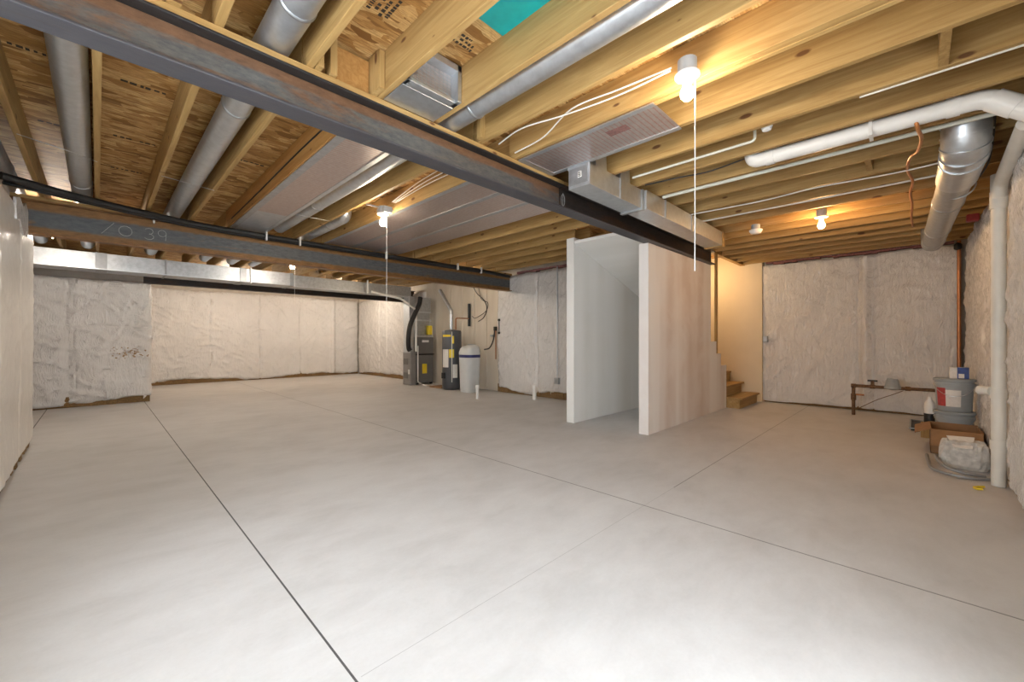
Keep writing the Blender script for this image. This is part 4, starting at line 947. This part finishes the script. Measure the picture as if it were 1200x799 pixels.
# cardboard box, open
t = thing('cardboard_box', (6.5, -.27, 0), 'open brown cardboard box on the floor before the pails', 'box')
x0, x1, y0, y1, h = 6.22, 6.80, -.47, -.10, .26
mb = MB(); mb.box((x0, y0, .003), (x1, y1, .01)); mb.box((x0, y1 - .006, .003), (x1, y1, h)); mb.box((x0, y0, .003), (x1, y0 + .006, h)); mb.box((x0, y0, .003), (x0 + .006, y1, h)); mb.box((x1 - .006, y0, .003), (x1, y1, h))
mb.build('carton', M['cardboard'], t)
MB().hexa([(x0, y1 - .004, h - .005), (x1, y1 - .004, h - .005), (x1, y1, h), (x0, y1, h), (x0, y1 + .12, h - .06), (x1, y1 + .12, h - .06), (x1, y1 + .122, h - .054), (x0, y1 + .122, h - .054)]).build('flap', M['cardboard'], t)
MB().hexa([(x0 - .004, y0, h - .005), (x0 - .004, y1, h - .005), (x0, y1, h), (x0, y0, h), (x0 - .09, y0, h - .16), (x0 - .09, y1, h - .16), (x0 - .086, y1, h - .156), (x0 - .086, y0, h - .156)]).build('flap', M['cardboard'], t)
t = thing('black_tray', (7.85, -.07, 0), 'flat black tray leaning by the pails under the gas pipe', 'tray')
MB().hexa([(7.55, -.2, .01), (7.55, .06, .01), (8.15, .06, .02), (8.15, -.2, .02), (7.55, -.2, .035), (7.55, .06, .035), (8.15, .06, .06), (8.15, -.2, .06)]).build('sheet', M['black'], t, bevel=.006)
MB().tube([(7.54, -.21, .04), (7.54, .07, .04), (8.16, .07, .065), (8.16, -.21, .065), (7.54, -.21, .04)], .010, 8).build('rim', M['grey_plastic'], t, smooth=True)
# paper sack, crumpled
t = thing('paper_sack', (5.72, -.32, 0), 'crumpled pale paper sack on the floor at the right wall', 'bag')
secs = []
rs = np.random.RandomState(5)
for i, (w, d_, z) in enumerate(((.19, .29, .003), (.22, .32, .04), (.23, .33, .10), (.22, .32, .17), (.19, .30, .22), (.14, .28, .25), (.08, .22, .255), (.03, .12, .22))):
    P = []
    for k in range(32):
        a = 2 * PI * k / 32; c, s = math.cos(a), math.sin(a)
        jit = 1 + (rs.rand() - .5) * .10 * (i > 0)
        P.append((5.72 + math.copysign(abs(c) ** .62, c) * w / 2 * jit, -.31 + math.copysign(abs(s) ** .62, s) * d_ / 2 * jit, z + (rs.rand() - .5) * .02 * (i > 1)))
    secs.append(P)
loft(secs).build('sack', M['bag'], t)
MB().hexa([(5.60, -.36, .20), (5.60, -.24, .20), (5.76, -.20, .275), (5.75, -.38, .285), (5.595, -.36, .208), (5.595, -.24, .208), (5.76, -.20, .283), (5.75, -.38, .293)]).build('folded_top', M['paper'], t, bevel=.002)
# grey tubing loop
lp = [(5.40 + .0, -.42, .02), (5.36, -.30, .03), (5.40, -.19, .05), (5.52, -.14, .075), (5.8, -.13, .06), (6.0, -.15, .03), (6.05, -.18, .02)]
lp2 = [(5.30, -.44, .02), (5.25, -.3, .02), (5.28, -.17, .025), (5.40, -.09, .03), (5.7, -.075, .03), (6.02, -.07, .02)]
tag(MB().tube(smooth_path(lp), .014, 10).build('bent_tube', M['steel_grey_tube'], smooth=True), 'upper grey bent tube looped around the paper sack', 'tube', 'grey tubes around the sack')
tag(MB().tube(smooth_path(lp2), .014, 10).build('bent_tube', M['steel_grey_tube'], smooth=True), 'lower grey bent tube lying flat before the paper sack', 'tube', 'grey tubes around the sack')
tag(MB().tube(smooth_path([(5.05, -.385, .012), (5.0, -.33, .01), (4.94, -.34, .012), (4.93, -.37, .02)]), .009, 8).build('yellow_scrap', M['yellow'], smooth=True), 'yellow scrap of strap at the foot of the white stack', 'scrap')

# ------------------------------------------------------------------ light, world, camera
sc = bpy.context.scene
w = bpy.data.worlds.new('daylight'); sc.world = w; w.use_nodes = True
bg = w.node_tree.nodes['Background']; bg.inputs['Color'].default_value = (.86, .93, 1.0, 1); bg.inputs['Strength'].default_value = 13.5
pl = bpy.data.lights.new('door_daylight_portal', 'AREA'); pl.shape = 'RECTANGLE'; pl.size = DX1 - DX0; pl.size_y = DZ; pl.cycles.is_portal = True
pw = bpy.data.lights.new('added_window_portal', 'AREA'); pw.shape = 'RECTANGLE'; pw.size = WZ1 - WZ0; pw.size_y = WY1 - WY0; pw.cycles.is_portal = True
pwo = bpy.data.objects.new('added_window_portal', pw); pwo.location = (-1.28, (WY0 + WY1) / 2, (WZ0 + WZ1) / 2); pwo.rotation_euler = (0, -PI / 2, 0); C.objects.link(pwo)
po = bpy.data.objects.new('door_daylight_portal', pl); po.location = ((DX0 + DX1) / 2, -.93, DZ / 2); po.rotation_euler = (-PI / 2, 0, 0); C.objects.link(po)

f_px, VX = 480.2, 1075.0
th = math.atan((VX - 600) / f_px)
cam = bpy.data.cameras.new('camera'); co = bpy.data.objects.new('camera', cam); C.objects.link(co)
cam.sensor_fit = 'HORIZONTAL'; cam.sensor_width = 36; cam.lens = f_px / 1200 * 36; cam.shift_y = -1 / 1200
cam.clip_start = .02
co.location = (0, 0, 1.2); co.rotation_euler = (PI / 2, 0, th - PI / 2)
sc.camera = co
sc.view_settings.view_transform = 'Standard'; sc.view_settings.look = 'None'; sc.view_settings.gamma = 1; sc.view_settings.exposure = 0.10
sc.view_settings.use_curve_mapping = False
sc.cycles.max_bounces = 10; sc.cycles.diffuse_bounces = 6; sc.cycles.use_denoising = True
sc.cycles.sample_clamp_indirect = 6
